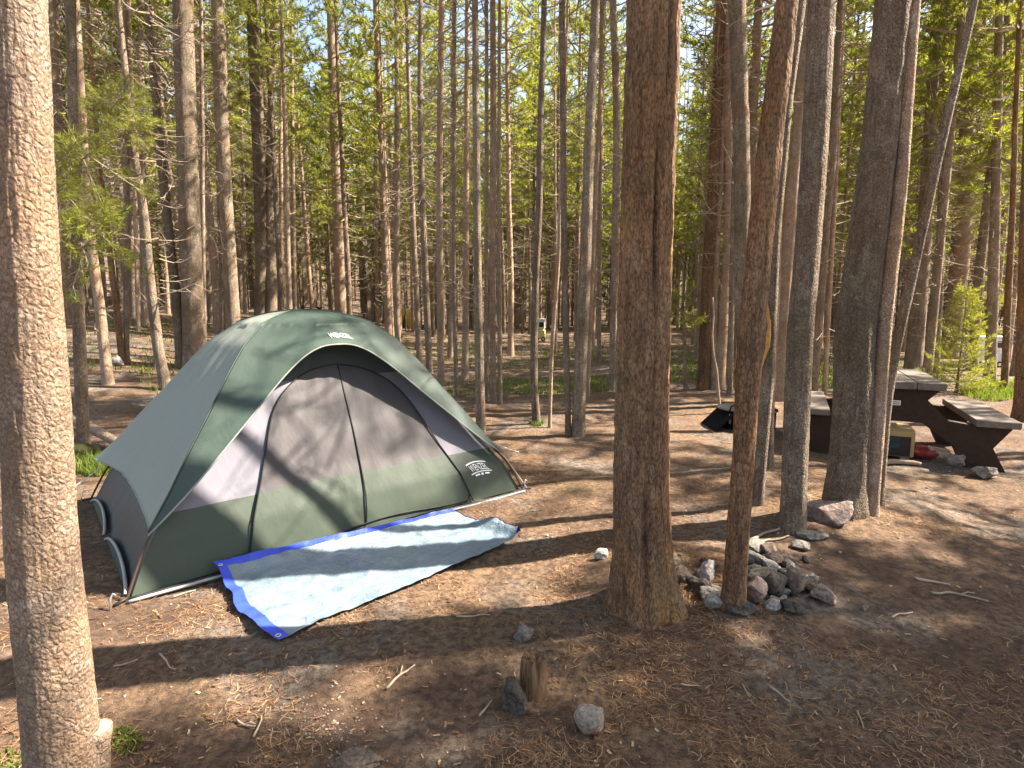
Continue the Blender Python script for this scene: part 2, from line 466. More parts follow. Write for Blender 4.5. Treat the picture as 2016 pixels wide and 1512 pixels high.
def build_tent():
    root = thing('dome_tent', 'green and grey dome tent with arched door and blue edged tarp at its front', 'tent', TC)
    u = np.linspace(0, 1, 70)[None]
    TB = 0.32
    def side_panel(name, side, t0, t1, mat, nt_=24, out=-0.02, amp=0.006, u0=0, u1=1, parent=root):
        t = np.linspace(t0, t1, nt_)[:, None]
        uu = u0 + (u1 - u0) * u
        mb = MB(); mb.grid(TWP(panel(side, uu, t, out, -0.02 * np.sin(np.pi * uu) + ripple(side, uu, t, amp))))
        return part(name, mb, mat, parent)
    side_panel('lower_wall', 'front', 0.0, TB, M['band'], 24, -0.02, 0.012)
    side_panel('side_panel', 'front', TB, 0.62, M['lilac'], 24, -0.02, 0.008)
    side_panel('upper_wall', 'front', 0.62, 0.9985, M['charcoal'], 20)
    for s in ('left', 'right', 'back'):
        side_panel('end_wall', s, 0.0, 0.9985, M['charcoal'], 36, -0.02, 0.008)
    # door: outline narrowing into an arch at the top
    UL, UR, TT = 0.215, 0.825, 0.665
    def door_u(t):
        f = np.clip((t - 0.50) / (TT - 0.50), 0, 1)
        e = (1 - np.sqrt(np.clip(1 - f ** 2.4, 0, 1))) * 0.5
        return UL + 0.012 * (1 - t) * 0 + (UR - UL) * e, UR - (UR - UL) * e
    def door_grid(t0, t1, n, off):
        t = np.linspace(t0, t1, n)[:, None]
        a, b = door_u(t)
        uu = a + (b - a) * u
        return TWP(panel('front', uu, t, -0.02, -0.02 * np.sin(np.pi * uu) + ripple('front', uu, t, 0.008) + off))
    mb = MB(); mb.grid(door_grid(0.05, TB + 0.005, 20, 0.012)); dr = part('door', mb, M['band'], root)
    mb = MB(); mb.grid(door_grid(TB + 0.005, TT, 40, 0.012)); part('door_mesh', mb, M['mesh'], dr)
    # zip round the door
    ts = np.linspace(0.05, TT - 0.0005, 60)
    a, b = door_u(ts)
    path_u = np.concatenate([a, b[::-1]]); path_t = np.concatenate([ts, ts[::-1]])
    P = TWP(panel('front', path_u, path_t, -0.02, -0.02 * np.sin(np.pi * path_u) + 0.022))
    mb = MB(); mb.tube(P, 0.0045, 6); part('zipper', mb, M['black'], dr)
    ts = np.linspace(0.10, TT - 0.004, 40); us = np.interp(ts, [0.1, 0.36, 0.66], [0.495, 0.52, 0.54])
    mb = MB(); mb.tube(TWP(panel('front', us, ts, -0.02, -0.02 * np.sin(np.pi * us) + 0.022)), 0.0055, 6); part('zipper', mb, M['black'], dr)
    us = np.linspace(UL + 0.02, UR - 0.01, 40); ts = 0.10 + 0.02 * np.sin(us * 14)
    mb = MB(); mb.tube(TWP(panel('front', us, ts, -0.02, -0.02 * np.sin(np.pi * us) + 0.022)), 0.005, 6); part('zipper', mb, M['black'], dr)
    # seams down from the zip and hem of the lower wall
    for uu0, uu1 in ((0.215, 0.195), (0.825, 0.785)):
        ts = np.linspace(0.0, 0.12, 12); us = np.linspace(uu1, uu0, 12)
        mb = MB(); mb.tube(TWP(panel('front', us, ts, -0.02, -0.02 * np.sin(np.pi * us) + 0.012)), 0.007, 5); part('seam', mb, M['black'], root)
    us = np.linspace(0, 1, 60)
    for nm, mt, dz, off in (('floor_hem', M['black'], 0.008, 0.02), ('floor_edge', M['piping'], 0.002, 0.035)):
        P = panel('front', us, us * 0, 0.0, off + 0.012 * noise3(us * 8, 0, 0, 4)); P[:, 2] = dz + 0.012 + 0.008 * noise3(us * 6, 1, 0, 9)
        mb = MB(); mb.tube(TWP(P), 0.009, 6); part(nm, mb, mt, root)
    # grey piped vents in the end wall
    for (ua, ub, t0, t1) in ((0.02, 0.45, 0.0, 0.13), (0.50, 0.97, 0.0, 0.12)):
        th = np.linspace(0, np.pi, 24)
        us = (ua + ub) / 2 + (ub - ua) / 2 * np.cos(th); ts = t0 + (t1 - t0) * np.sin(th) ** 0.7
        mb = MB(); mb.tube(TWP(panel('left', us, ts, -0.01, 0.012)), 0.009, 6); vt = part('vent_piping', mb, M['piping'], root)
        g = np.linspace(0, 1, 10)[:, None]
        mb = MB(); mb.grid(TWP(panel('left', us[None], t0 + (ts[None] - t0) * g, -0.01, 0.006))); part('vent_flap', mb, M['band'], vt)
    # rain fly: four panels between the poles, front one arched into a brow
    mb = MB()
    nt_ = 44
    def lip(side, u):
        if side == 'front':
            e = np.abs(2 * u - 1)
            return 0.275 + 0.455 * (1 - e ** 2.6)
        return 0.285 + 0.035 * np.sin(np.pi * u)
    def fly_pt(side, u, v):
        t = lip(side, u) + (0.9985 - lip(side, u)) * v
        if side == 'front':
            bl = 0.02 + (0.17 * np.sin(np.pi * u) ** 0.8) * (1 - v) ** 1.3
        else:
            bl = 0.02 * np.sin(np.pi * u) - 0.01 * np.sin(np.pi * u) * v
        P = panel(side, u, t, 0.022, bl + ripple(side, u, t, 0.006))
        fl = 0.09 * (1 - v) ** 2 * ((1 - u) ** 2 if side == 'left' else u ** 2 if side == 'back' else 0 * u)   # corner pulled out by its guy line
        P[..., 0] = P[..., 0] - fl; P[..., 1] = P[..., 1] + fl * 0.8; P[..., 2] = P[..., 2] + fl * 0.15
        return P
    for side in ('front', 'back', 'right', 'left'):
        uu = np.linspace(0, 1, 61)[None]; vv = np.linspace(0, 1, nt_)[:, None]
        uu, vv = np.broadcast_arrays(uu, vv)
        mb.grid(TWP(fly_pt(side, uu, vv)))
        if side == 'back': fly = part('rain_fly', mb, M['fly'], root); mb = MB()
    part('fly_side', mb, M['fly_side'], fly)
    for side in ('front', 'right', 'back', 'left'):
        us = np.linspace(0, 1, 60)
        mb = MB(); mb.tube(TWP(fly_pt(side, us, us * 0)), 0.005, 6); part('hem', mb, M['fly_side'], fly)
    for sx, sy in ((-1, -1), (1, -1), (1, 1), (-1, 1)):
        ts = np.linspace(0.28, 1.0, 40)
        mb = MB(); mb.tube(TWP(pole(sx, sy, ts, 0.024)), 0.006, 5); part('seam', mb, M['fly'], fly)
    # poles
    for (a, b) in (((-1, -1), (1, 1)), ((1, -1), (-1, 1))):
        ts = np.linspace(0, 1, 40)
        P = np.concatenate([pole(*a, ts, 0.004), pole(*b, ts[::-1], 0.004)[1:]])
        mb = MB(); mb.tube(TWP(P), 0.0075, 8); part('pole', mb, M['polem'], root)
    # printed names
    V, Fs = text_mesh('WENZEL')
    def wall_print(V, uc, tc, wu, wt, bow=0.0):
        uu = uc + V[:, 0] * wu; tt = tc + V[:, 1] * wt - bow * V[:, 0] ** 2
        return TWP(panel('front', uu, tt, -0.02, -0.02 * np.sin(np.pi * uu) + ripple('front', uu, tt, 0.012) + 0.007))
    mb = MB(); uc, tc = 0.902, 0.241
    def strip(x0, x1, y0, y1):
        xs = np.linspace(x0, x1, 14); q = np.stack([np.r_[xs, xs], np.r_[xs * 0 + y0, xs * 0 + y1]], 1)
        mb.add(wall_print(q, uc, tc, 0.036, 0.030, 0.006), [(i, i + 1, 15 + i, 14 + i) for i in range(13)])
    mb.add(wall_print(V, uc, tc, 0.034, 0.030, 0.006), Fs)
    strip(-1.1, 1.1, 1.15, 1.32); strip(-1.1, 1.1, -0.32, -0.15)
    strip(-0.75, -0.25, -0.78, -0.52); strip(-0.12, 0.12, -0.85, -0.48); strip(0.3, 0.75, -0.78, -0.52)
    part('logo', mb, M['print'], root, False)
    mb = MB()
    P = fly_pt('front', 0.545 + V[:, 0] * 0.080, 0.10 + V[:, 1] * 0.075); P[:, 1] -= 0.006; P[:, 2] += 0.004
    mb.add(TWP(P), Fs); part('logo', mb, M['print'], fly, False)
    # guy lines and stakes
    def cordline(name, a, b, sag=0.02, r=0.003):
        s = np.linspace(0, 1, 14)[:, None]
        P = a * (1 - s) + b * s; P[:, 2] -= sag * np.sin(np.pi * s[:, 0])
        mb = MB(); mb.tube(P, r, 5); part(name, mb, M['cord'], root)
    a = TWP(pole(-1, 1, 0.285, 0.02)); b = G(0, 1046); b[2] += 0.02
    cordline('guy_line', a, b, 0.03, 0.0035)
    a = TWP(pole(1, -1, 0.34, 0.02)); b = G(1022, 889); cordline('guy_line', a, b, 0.01)
    a = TWP(pole(1, -1, 0.28, 0.02)); b = TWP(pole(1, -1, 0.0)) + EX * 0.03; cordline('guy_line', a, b + EX * 0.02, 0.0)
    for sx, sy, d in ((-1, -1, (-0.05, -0.05)), (1, -1, (0.05, 0.0)), (-1, 1, (-0.03, 0.03))):
        c0 = TWP(pole(sx, sy, 0.0)); q = c0 + EX * d[0] + EY * d[1]
        P = np.array([q + [0, 0, 0.06], q + [-0.012, 0, 0.07], q + [-0.02, -0.01, 0.05], q + [-0.015, -0.03, -0.03]])
        mb = MB(); mb.tube(P, 0.005, 6); part('stake', mb, M['steel'], root)
    # corner webbing
    for sx, sy in ((-1, -1), (1, -1), (-1, 1)):
        c0 = TWP(pole(sx, sy, 0.0)); c1 = TWP(pole(sx, sy, 0.03)); q = c0 + EX * sx * 0.06 + EY * sy * 0.03; q[2] = 0.012
        mb = MB(); mb.tube(np.array([c1, c0 + [0, 0, 0.01], q]), 0.009, 6); part('corner_webbing', mb, M['black'], root)
    return root
build_tent()

# ------------------------------------------------------------------ tarp
def build_tarp():
    A, B, C_, D = G(418, 1138), G(892, 1016), G(1034, 1056), G(536, 1281)
    n, m = 90, 46
    s = np.linspace(0, 1, n)[:, None]; t = np.linspace(0, 1, m)[None]
    s, t = np.broadcast_arrays(s, t)
    P = (A[:, None, None] * (1 - s) * (1 - t) + B[:, None, None] * s * (1 - t) + C_[:, None, None] * s * t + D[:, None, None] * (1 - s) * t)
    P = np.moveaxis(P, 0, -1).copy()
    bend = 0.018 * np.sin(t * 7.0 + 0.5) * (1 - s) ** 8 + 0.007 * np.sin(t * 21) * (1 - s) ** 8
    P[..., 0] += bend; P[..., 1] += bend * 0.3 + 0.006 * np.sin(s * 13) * t ** 6 + 0.012 * np.sin(s * 5 + 1) * t ** 6
    z = 0.022 + 0.007 * (noise3(s * 6 + t * 2, t * 9, 0, 31) + 0.7 * noise3(s * 17, t * 22 + s * 8, 0, 32) + 0.6 * noise3(s * 40 + t * 12, t * 30, 0, 33))
    z = z + 0.018 * np.abs(np.sin(t * 9.0 + 1.0)) * (1 - s) ** 10
    curl = np.clip((s - 0.93) / 0.07, 0, 1) * np.clip((t - 0.35) / 0.5, 0, 1)
    z = z + 0.055 * np.sin(curl * np.pi * 0.75)
    P[..., 0] -= 0.05 * curl ** 2
    z = z + 0.055 * (1 - s * 0.35) * np.clip(1 - t / 0.13, 0, 1) ** 1.2          # top edge laid up over the floor hem
    P[..., 2] = np.maximum(ground_z(P[..., 0], P[..., 1]), 0.0) * 0.7 + z
    root = thing('tarp', 'silver tarp with bright blue edges spread on the ground before the tent door', 'tarp', [P[..., 0].mean(), P[..., 1].mean(), 0.0])
    k = NT('silver_tarp', 0.30); k.b.inputs["Specular IOR Level"].default_value = 0.5
    co = k.coord("Object")
    cr = k.noise(k.coord("Object", (1, 1.6, 1)), 7, 6, 0.62, 0.6); cr2 = k.noise(co, 60, 4, 0.6, 0.8)
    k.base(k.mix(k.ramp(cr, [(0.3, 0.0), (0.7, 1.0)]), (0.125, 0.170, 0.208), (0.20, 0.255, 0.295)))
    k.bump(k.math('ADD', cr, k.math('MULTIPLY', cr2, 0.3)), 0.5, 0.05)
    M['tarp'] = k.m
    M['tarp_blue'] = plain('blue_tarp_edge', (0.030, 0.060, 0.52), 0.35, 0.2, 14, 0.5, 0, 0.3, 30)
    i0, j0 = 3, 2
    mb = MB(); mb.grid(P[i0:, j0:]); part('tarp_sheet', mb, M['tarp'], root)
    mb = MB(); mb.grid(P[i0:, :j0 + 1] + [0, 0, 0.001]); part('blue_hem', mb, M['tarp_blue'], root)
    mb = MB(); mb.grid(P[:i0 + 1] + [0, 0, 0.0015]); part('blue_hem', mb, M['tarp_blue'], root)
    # underside showing as a thin blue rim, near edge and far right edge
    Q = np.stack([P[-1] + [0.004, 0, 0.004], P[-1] + [0.022, 0, -0.02], P[-1] + [-0.008, 0, -0.045]], 1); mb = MB(); mb.grid(Q); part('blue_hem', mb, M['tarp_blue'], root)
    for (i, j) in ((1, 2), (1, m - 3)):
        p = P[i, j]; th = np.linspace(0, 2 * np.pi, 17)
        mb = MB(); mb.tube(np.stack([p[0] + 0.011 * np.cos(th), p[1] + 0.011 * np.sin(th), p[2] + 0.006 + 0 * th], 1), 0.003, 5, cap=False); part('eyelet', mb, M['steel'], root)
build_tarp()

# ------------------------------------------------------------------ rocks, stump, sticks
def rock_mat(name, a, b, dark=(0.05, 0.042, 0.036), stain=None):
    k = NT(name, 0.9)
    co = k.coord("Object")
    c = k.mix(k.ramp(k.noise(co, 14, 6, 0.65, 0.3), [(0.32, 0.0), (0.66, 1.0)]), a, b)
    c = k.mix(k.ramp(k.noise(co, 60, 4, 0.7), [(0.36, 0.8), (0.52, 0.0)]), c, dark)
    if stain: c = k.mix(k.ramp(k.noise(co, 9, 4, 0.6), [(0.56, 0.0), (0.64, 0.8)]), c, stain)
    k.base(c)
    v = k.voro(co, 26)
    k.bump(k.math('ADD', k.noise(co, 38, 6, 0.7), k.math('MULTIPLY', v.outputs["Distance"], 0.5)), 0.9, 0.02)
    return k.m
RM = {
    'white': rock_mat('white_rock', (0.30, 0.27, 0.245), (0.47, 0.44, 0.40), (0.12, 0.10, 0.085)),
    'pink': rock_mat('pink_rock', (0.22, 0.155, 0.13), (0.36, 0.28, 0.24), (0.10, 0.065, 0.055)),
    'tan': rock_mat('tan_rock', (0.25, 0.20, 0.155), (0.36, 0.30, 0.245), (0.11, 0.085, 0.065)),
    'grey': rock_mat('grey_rock', (0.17, 0.148, 0.128), (0.30, 0.268, 0.235), (0.065, 0.053, 0.044)),
    'brown': rock_mat('brown_rock', (0.115, 0.083, 0.064), (0.22, 0.165, 0.13)),
    'dark': rock_mat('dark_rock', (0.062, 0.052, 0.044), (0.145, 0.122, 0.102), (0.020, 0.017, 0.015)),
    'red': rock_mat('red_stained_rock', (0.32, 0.265, 0.21), (0.43, 0.37, 0.305), (0.14, 0.11, 0.085), (0.30, 0.095, 0.07)),
}
import bmesh
def rock_verts(seed, sub=4, cuts=13, rough=0.11):
    bm = bmesh.new(); bmesh.ops.create_icosphere(bm, subdivisions=sub, radius=1.0)
    V = np.array([v.co[:] for v in bm.verts]); Fs = [tuple(v.index for v in f.verts) for f in bm.faces]; bm.free()
    r = np.random.default_rng(seed)
    for _ in range(cuts):
        n = r.normal(size=3); n /= np.linalg.norm(n); d = r.uniform(0.45, 0.85)
        s = V @ n; V = V - np.maximum(s - d, 0)[:, None] * n[None] * 0.93
    N = V / np.linalg.norm(V, axis=1)[:, None]
    dsp = rough * (noise3(*(V.T * 2.2 + seed), 1) + 0.5 * noise3(*(V.T * 5 + seed), 2) + 0.25 * noise3(*(V.T * 12 + seed), 3))
    V = V + N * dsp[:, None]
    V -= (V.max(0) + V.min(0)) / 2; V /= (V.max(0) - V.min(0)) / 2
    return V, Fs
def rock(px, py, wpx, hpx, tone, label, group=None, seed=None, tilt=0.0, cat='rock'):
    """px, py: centre in the photo; sizes in photo pixels"""
    seed = int(px * 7 + py) if seed is None else seed
    g = G(px, py + hpx * 0.32)
    dd = depth(g) / F
    V, Fs = rock_verts(seed, 4, 6 if tone == 'red' else 13)
    sx, sz = wpx * dd / 2, hpx * dd / 2 * 0.92
    sy = (sx + sz) / 2 * 0.95
    V = V * [sx, sy, sz]
    c, s = math.cos(tilt), math.sin(tilt)
    V = V @ np.array([[c, 0, -s], [0, 1, 0], [s, 0, c]])
    zmin = V[:, 2].min()
    loc = np.array([g[0], g[1] + sy * 0.5, float(ground_z(g[0], g[1]))])
    mb = MB(); mb.add(V + [0, 0, -zmin - 0.22 * sz] + loc, Fs)
    return single('rock', mb, RM[tone], loc, label, cat, group)
RP = 'rocks heaped round the slim trunk'
P7 = lambda x, y: (1160 + .2976 * x, 950 + .2976 * y)
for (x, y, w_, h_, tone, tilt, lab) in [
    (560, 520, 100, 70, 'brown', 0, 'low brown rock against the rust brown trunk, at the left end of the heap'),
    (640, 615, 120, 90, 'brown', .2, 'brown wedge of rock between the two front trunks, left of the white rock'),
    (745, 690, 120, 100, 'dark', .3, 'dark angular rock below the tall white rock in the heap'),
    (800, 590, 110, 140, 'white', .5, 'tallest white rock of the heap, leaning left of the slim trunk'),
    (795, 745, 110, 80, 'grey', 0, 'blue grey rounded rock above the small cream rock in the heap'),
    (830, 808, 95, 95, 'white', .3, 'small cream white rock at the front of the heap, left of the slim trunk'),
    (1110, 445, 160, 70, 'grey', -.1, 'flat grey slab at the back of the rock heap'),
    (1215, 465, 100, 90, 'brown', .3, 'grey brown pointed rock beside the flat slab at the back of the heap'),
    (1235, 520, 130, 80, 'brown', .1, 'wide brown rock under the pointed one at the back of the heap'),
    (1325, 525, 90, 65, 'dark', 0, 'small black rock at the far right back of the heap'),
    (1100, 525, 120, 90, 'grey', .6, 'pale grey tilted rock right behind the slim trunk'),
    (1195, 585, 110, 60, 'white', .4, 'pale split rock lying on the black rocks of the heap'),
    (1080, 605, 120, 80, 'dark', 0, 'dark rock touching the right side of the slim trunk'),
    (1150, 655, 160, 120, 'dark', .2, 'big dark grey rock in the middle of the heap'),
    (1250, 700, 130, 150, 'dark', .3, 'black blocky rock standing at the heap front, right of the pinkish rock'),
    (1385, 700, 125, 150, 'brown', .2, 'upright grey brown rock right of the black blocky rock'),
    (1110, 755, 110, 150, 'pink', .75, 'long pinkish rock leaning diagonally at the front of the heap'),
    (1020, 850, 170, 80, 'dark', 0, 'low dark rock at the foot of the slim trunk'),
    (1220, 832, 80, 66, 'white', 0, 'small white rock below the black blocky rock'),
    (1288, 800, 66, 56, 'tan', 0, 'little yellowish rock wedged under the black blocky rock'),
    (1360, 852, 135, 84, 'dark', .1, 'dark rounded rock lowest at the front right of the heap'),
    (1570, 760, 150, 90, 'pink', .5, 'purplish grey wedge rock apart from the heap on its right'),
    (1470, 705, 80, 64, 'brown', 0, 'small dark brown rock between the upright rock and the purplish wedge'),
    (1475, 640, 80, 50, 'tan', 0, 'small tan rock above the dark brown one, right edge of the heap'),
]:
    px, py = P7(x, y); rock(px, py, w_ * .2976 * 1.3, h_ * .2976 * 1.3, tone, lab, RP, tilt=tilt)
rf = random.Random(31)
for q in range(22):
    px, py = P7(rf.uniform(560, 1480), 0)[0], rf.uniform(1078, 1205)
    if abs(px - 1445) < 20 and py > 1190: px += 45
    if (px - 1480) ** 2 / 140 ** 2 + (py - 1140) ** 2 / 70 ** 2 > 1: px, py = 1480 + (px - 1480) * .6, 1140 + (py - 1140) * .6
    sz = rf.uniform(18, 34); rock(px, py, sz, sz * rf.uniform(.6, .85), rf.choice(['dark', 'dark', 'brown', 'grey']), 'small stone filling the gaps of the rock heap', 'small stones in the rock heap', seed=900 + q, tilt=rf.uniform(-.4, .4))
for (px, py, w_, h_, tone, tilt, lab) in [
    (1640, 1020, 94, 46, 'pink', -.1, 'largest pinkish boulder at the foot of the thick leaning trunk'),
    (1609, 1001, 42, 34, 'tan', .2, 'tan rock resting against the left end of the pinkish boulder'),
    (1652, 994, 26, 16, 'brown', 0, 'small reddish rock on top behind the pinkish boulder'),
    (1604, 1058, 62, 16, 'grey', 0, 'thin grey flat stone half buried below the pinkish boulder'),
    (1580, 1078, 40, 22, 'grey', 0, 'grey flat stone half buried, between heap and boulder'),
    (1184, 1094, 30, 22, 'white', 0, 'small pale rock on the ground left of the rust brown trunk'),
    (1706, 1195, 16, 13, 'tan', 0, 'little tan stone alone on bare dirt right of the heap'),
    (1005, 1384, 54, 74, 'dark', -.5, 'dark grey leaning rock left of the rotten stump'),
    (1162, 1422, 64, 68, 'red', 0, 'round pale rock with a red stain, nearest in the clearing'),
    (1032, 1257, 42, 36, 'grey', 0, 'lumpy light grey rock just behind the rotten stump'),
    (700, 1514, 110, 18, 'brown', 0, 'broad pale rock cut by the bottom of the photo'),
    (1943, 934, 52, 30, 'grey', 0, 'flat topped grey rock by the right foot of the picnic table'),
    (1888, 908, 34, 36, 'tan', 0, 'tan rock under the right arm of the picnic table'),
    (229, 712, 20, 24, 'white', 0, 'white rock on the left bank beside a pine base'),
    (322, 594, 22, 34, 'pink', 0, 'large pinkish boulder far up the left bank'),
    (206, 588, 30, 36, 'pink', 0, 'broad pink grey boulder far up the bank, left of the other far boulder'),
    (176, 592, 18, 26, 'white', 0, 'bright white boulder far up the bank, leftmost of the far ones'),
]:
    rock(px, py, w_, h_, tone, lab, None, tilt=tilt)

k = NT('rotten_wood', 0.95)
co = k.coord("Object", (1, 1, 0.12))
c = k.mix(k.ramp(k.noise(co, 60, 5, 0.65, 0.4), [(0.34, 0.0), (0.66, 1.0)]), (0.06, 0.032, 0.016), (0.33, 0.205, 0.115))
c = k.mix(k.ramp(k.noise(k.coord("Object"), 11, 4), [(0.56, 0.0), (0.68, 0.7)]), c, (0.24, 0.115, 0.045)); k.base(c)
k.bump(k.noise(co, 70, 5, 0.7, 0.5), 1.0, 0.03); M['rotten'] = k.m
M['cutwood'] = plain('cut_wood', (0.46, 0.33, 0.20), 0.85, 0.2, 30)
M['moss'] = plain('mossy_wood', (0.10, 0.095, 0.035), 0.95, 0.5, 8, 0.2, 0, 0.8, 40)

def stump(px, base_y, top_y, wpx, label, mat, topmat, ragged=0.0, lean=0.0):
    g = G(px, base_y); dd = depth(g) / F
    h = (base_y - top_y) * dd * 1.02; r = wpx * dd / 2
    root = thing('stump', label, 'stump', g)
    n, R = 48, 30
    th = np.arange(n) * 2 * np.pi / n
    P = np.zeros((R, n, 3))
    for i in range(R):
        f = i / (R - 1)
        rad = r * (1.12 - 0.16 * f + 0.25 * (1 - f) ** 6) * (1 + 0.10 * noise3(np.cos(th) * 3, np.sin(th) * 3, f * 0.6, 41) + 0.07 * noise3(np.cos(th) * 9, np.sin(th) * 9, f * 1.2, 42))
        top = h * (1 + ragged * noise3(np.cos(th) * 4, np.sin(th) * 4, 0, 43)) 
        P[i] = np.stack([g[0] + rad * np.cos(th) + lean * f * h, g[1] + rad * np.sin(th), g[2] - 0.03 + (top + 0.03) * f], 1)
    mb = MB(); mb.grid(P, True); part('trunk', mb, mat, root)
    c0 = P[-1].mean(0) - [0, 0, 0.02 * (ragged > 0)]
    Q = np.stack([P[-1], P[-1] * .5 + c0 * .5 + [0, 0, -0.01 * (ragged > 0)], np.repeat(c0[None], n, 0)]); Q[0] -= [0, 0, 0.001]
    mb = MB(); mb.grid(Q, True); part('top', mb, topmat, root)
stump(1046, 1366, 1290, 48, 'rotten crumbling brown stump in the clearing', M['rotten'], M['rotten'], 0.16, 0.06)
stump(139, 838, 780, 17, 'small cut stump with a pale sawn top behind the left trunk', M['bark_grey'], M['cutwood'], 0, 0)

def log(pts, label, mat, cutmat, lift=0.0, name='fallen_log'):
    P = []
    for (px, py, wp, lz) in pts:
        g = G(px, py); r = wp * depth(g) / F / 2; P.append((*g[:2], g[2] + lz + r, r))
    P = np.array(P); s = np.linspace(0, len(P) - 1, 40)
    Q = np.stack([np.interp(s, np.arange(len(P)), P[:, i]) for i in range(4)], 1)
    Q[:, 2] += 0.01 * noise3(s * 2, 3, 0, 51)
    root = thing(name, label, 'log', Q[0, :3])
    mb = MB(); mb.tube(Q[:, :3], Q[:, 3] * (1 + 0.08 * noise3(s * 5, 0, 0, 52)), 14); part('trunk', mb, mat, root)
log([(60, 848, 20, .14), (131, 852, 19, .14), (160, 860, 19, .12), (200, 876, 18, .07), (262, 896, 16, 0.02), (330, 912, 12, 0)], 'thin bare fallen log sloping down toward the tent corner', M['bark_tan'], M['cutwood'])
log([(20, 900, 34, 0), (131, 900, 32, 0), (172, 898, 30, 0), (192, 895, 16, 0)], 'thick mossy fallen log lying under the thin bare log', M['moss'], M['cutwood'])

M['stick'] = plain('dry_stick', (0.33, 0.25, 0.18), 0.85, 0.25, 30, 0.2, 0, 0.5, 80)
STK = [((1272, 1219), (1345, 1197), 7, 'pale stick beside the foot of the rust brown trunk'),
       ((1800, 1148), (1868, 1157), 6, 'light curved stick on the right, in a sunny patch'),
       ((1752, 1212), (1795, 1207), 4, 'short straight stick on bare dirt right of the heap'),
       ((1830, 1170), (1945, 1190), 5, 'dark twig behind the light curved stick'),
       ((1460, 1118 + 230), (1475, 1374), 3, 'tiny twig in the middle of the right foreground'),
       ((1340, 1346), (1378, 1350), 4, 'small pale twig on the dirt right of the red stained rock'),
       ((1515, 1358), (1555, 1385), 5, 'short brown twig on the right foreground dirt'),
       ((1685, 1405), (1702, 1444), 4, 'bent twig standing out on pale dirt in the right foreground'),
       ((465, 1416), (500, 1433), 5, 'pale stub of stick left of the curved root'),
       ((500, 1455), (515, 1410), 5, 'curved pale root on the ground near the left trunk'),
       ((224, 1322), (272, 1306), 4, 'thin straw coloured stick right of the left trunk'),
       ((310, 1300), (345, 1324), 4, 'dark twig near the straw coloured stick'),
       ((340, 1186 - 10), (385, 1162), 4, 'thin stick at the front left hem of the tent'),
       ((760, 1362), (815, 1318), 6, 'forked grey twig in front of the tarp'),
       ((898, 1222), (965, 1216), 4, 'long thin stick between tarp and stump'),
       ((945, 1420), (968, 1388), 5, 'pale twig left of the dark leaning rock'),
       ((1470, 1060), (1590, 1038), 6, 'long sunlit stick running toward the foot of the straight grey trunk'),
       ((1480, 1073), (1550, 1058), 5, 'second sunlit stick just below the long one'),
       ((1732, 916), (1812, 922), 12, 'split piece of firewood lying before the crate under the table'),
       ((1735, 932), (1790, 940), 6, 'dark broken branch below the split firewood')]
for i, (a, b, wp, lab) in enumerate(STK):
    A, B = G(*a), G(*b); s = np.linspace(0, 1, 12)[:, None]
    P = A * (1 - s) + B * s
    L_ = np.linalg.norm(B - A); nn = np.array([-(B - A)[1], (B - A)[0], 0]) / (L_ + 1e-6)
    P = P + nn[None] * (0.10 * L_ * noise3(s[:, 0] * 2.5, i * 3.3, 0, 61))[:, None]
    r = max(wp * depth(A) / F / 2, 0.003)
    P[:, 2] = ground_z(P[:, 0], P[:, 1]) + r * 0.9 + 0.004
    mb = MB(); mb.tube(P, r * np.linspace(1, .6, 12), 7)
    if i in (3, 8, 13, 16):
        q = P[6]; d = (B - A) * 0.3 + nn * L_ * 0.2; mb.tube(np.stack([q, q + d * .5 + [0, 0, .01], q + d]), [r * .7, r * .5, r * .3], 6)
    single('stick', mb, M['stick'], A, lab, 'stick', 'sticks lying on the forest floor')

# ------------------------------------------------------------------ picnic table
TAZ = math.radians(26)
tx = 0.94 * np.array([math.cos(TAZ), -math.sin(TAZ), 0]); ty = np.array([math.sin(TAZ), math.cos(TAZ), 0]); TAX = (tx, ty, np.array([0, 0, 1.02]))
T0 = G(1761, 908); T0[2] = float(ground_z(T0[0], T0[1], False))
def wood_mat(name, a, b):
    k = NT(name, 0.7)
    k.base(k.mix(k.ramp(k.noise(k.coord("Object", (7, 7, 7)), 3, 6, 0.65, 0.5), [(0.35, 0.0), (0.65, 1.0)]), a, b))
    k.bump(k.noise(k.coord("Object", (8, 8, 8)), 8, 5, 0.7), 0.4, 0.01)
    return k.m
M['table_top'] = wood_mat('grey_table_planks', (0.115, 0.090, 0.072), (0.19, 0.155, 0.13))
M['table_leg'] = wood_mat('brown_table_paint', (0.026, 0.015, 0.009), (0.040, 0.022, 0.013))
M['card'] = plain('tan_cardboard', (0.34, 0.245, 0.115), 0.75, 0.1, 12)
M['card_dark'] = plain('dark_print', (0.022, 0.016, 0.014), 0.5, 0.3, 16)
M['card_blue'] = plain('blue_green_print', (0.014, 0.035, 0.045), 0.5, 0.4, 22)
M['redp'] = plain('red_plastic', (0.16, 0.014, 0.018), 0.45, 0.3, 18, 0.5)
M['white'] = plain('white_paper', (0.70, 0.68, 0.64), 0.7, 0.05)

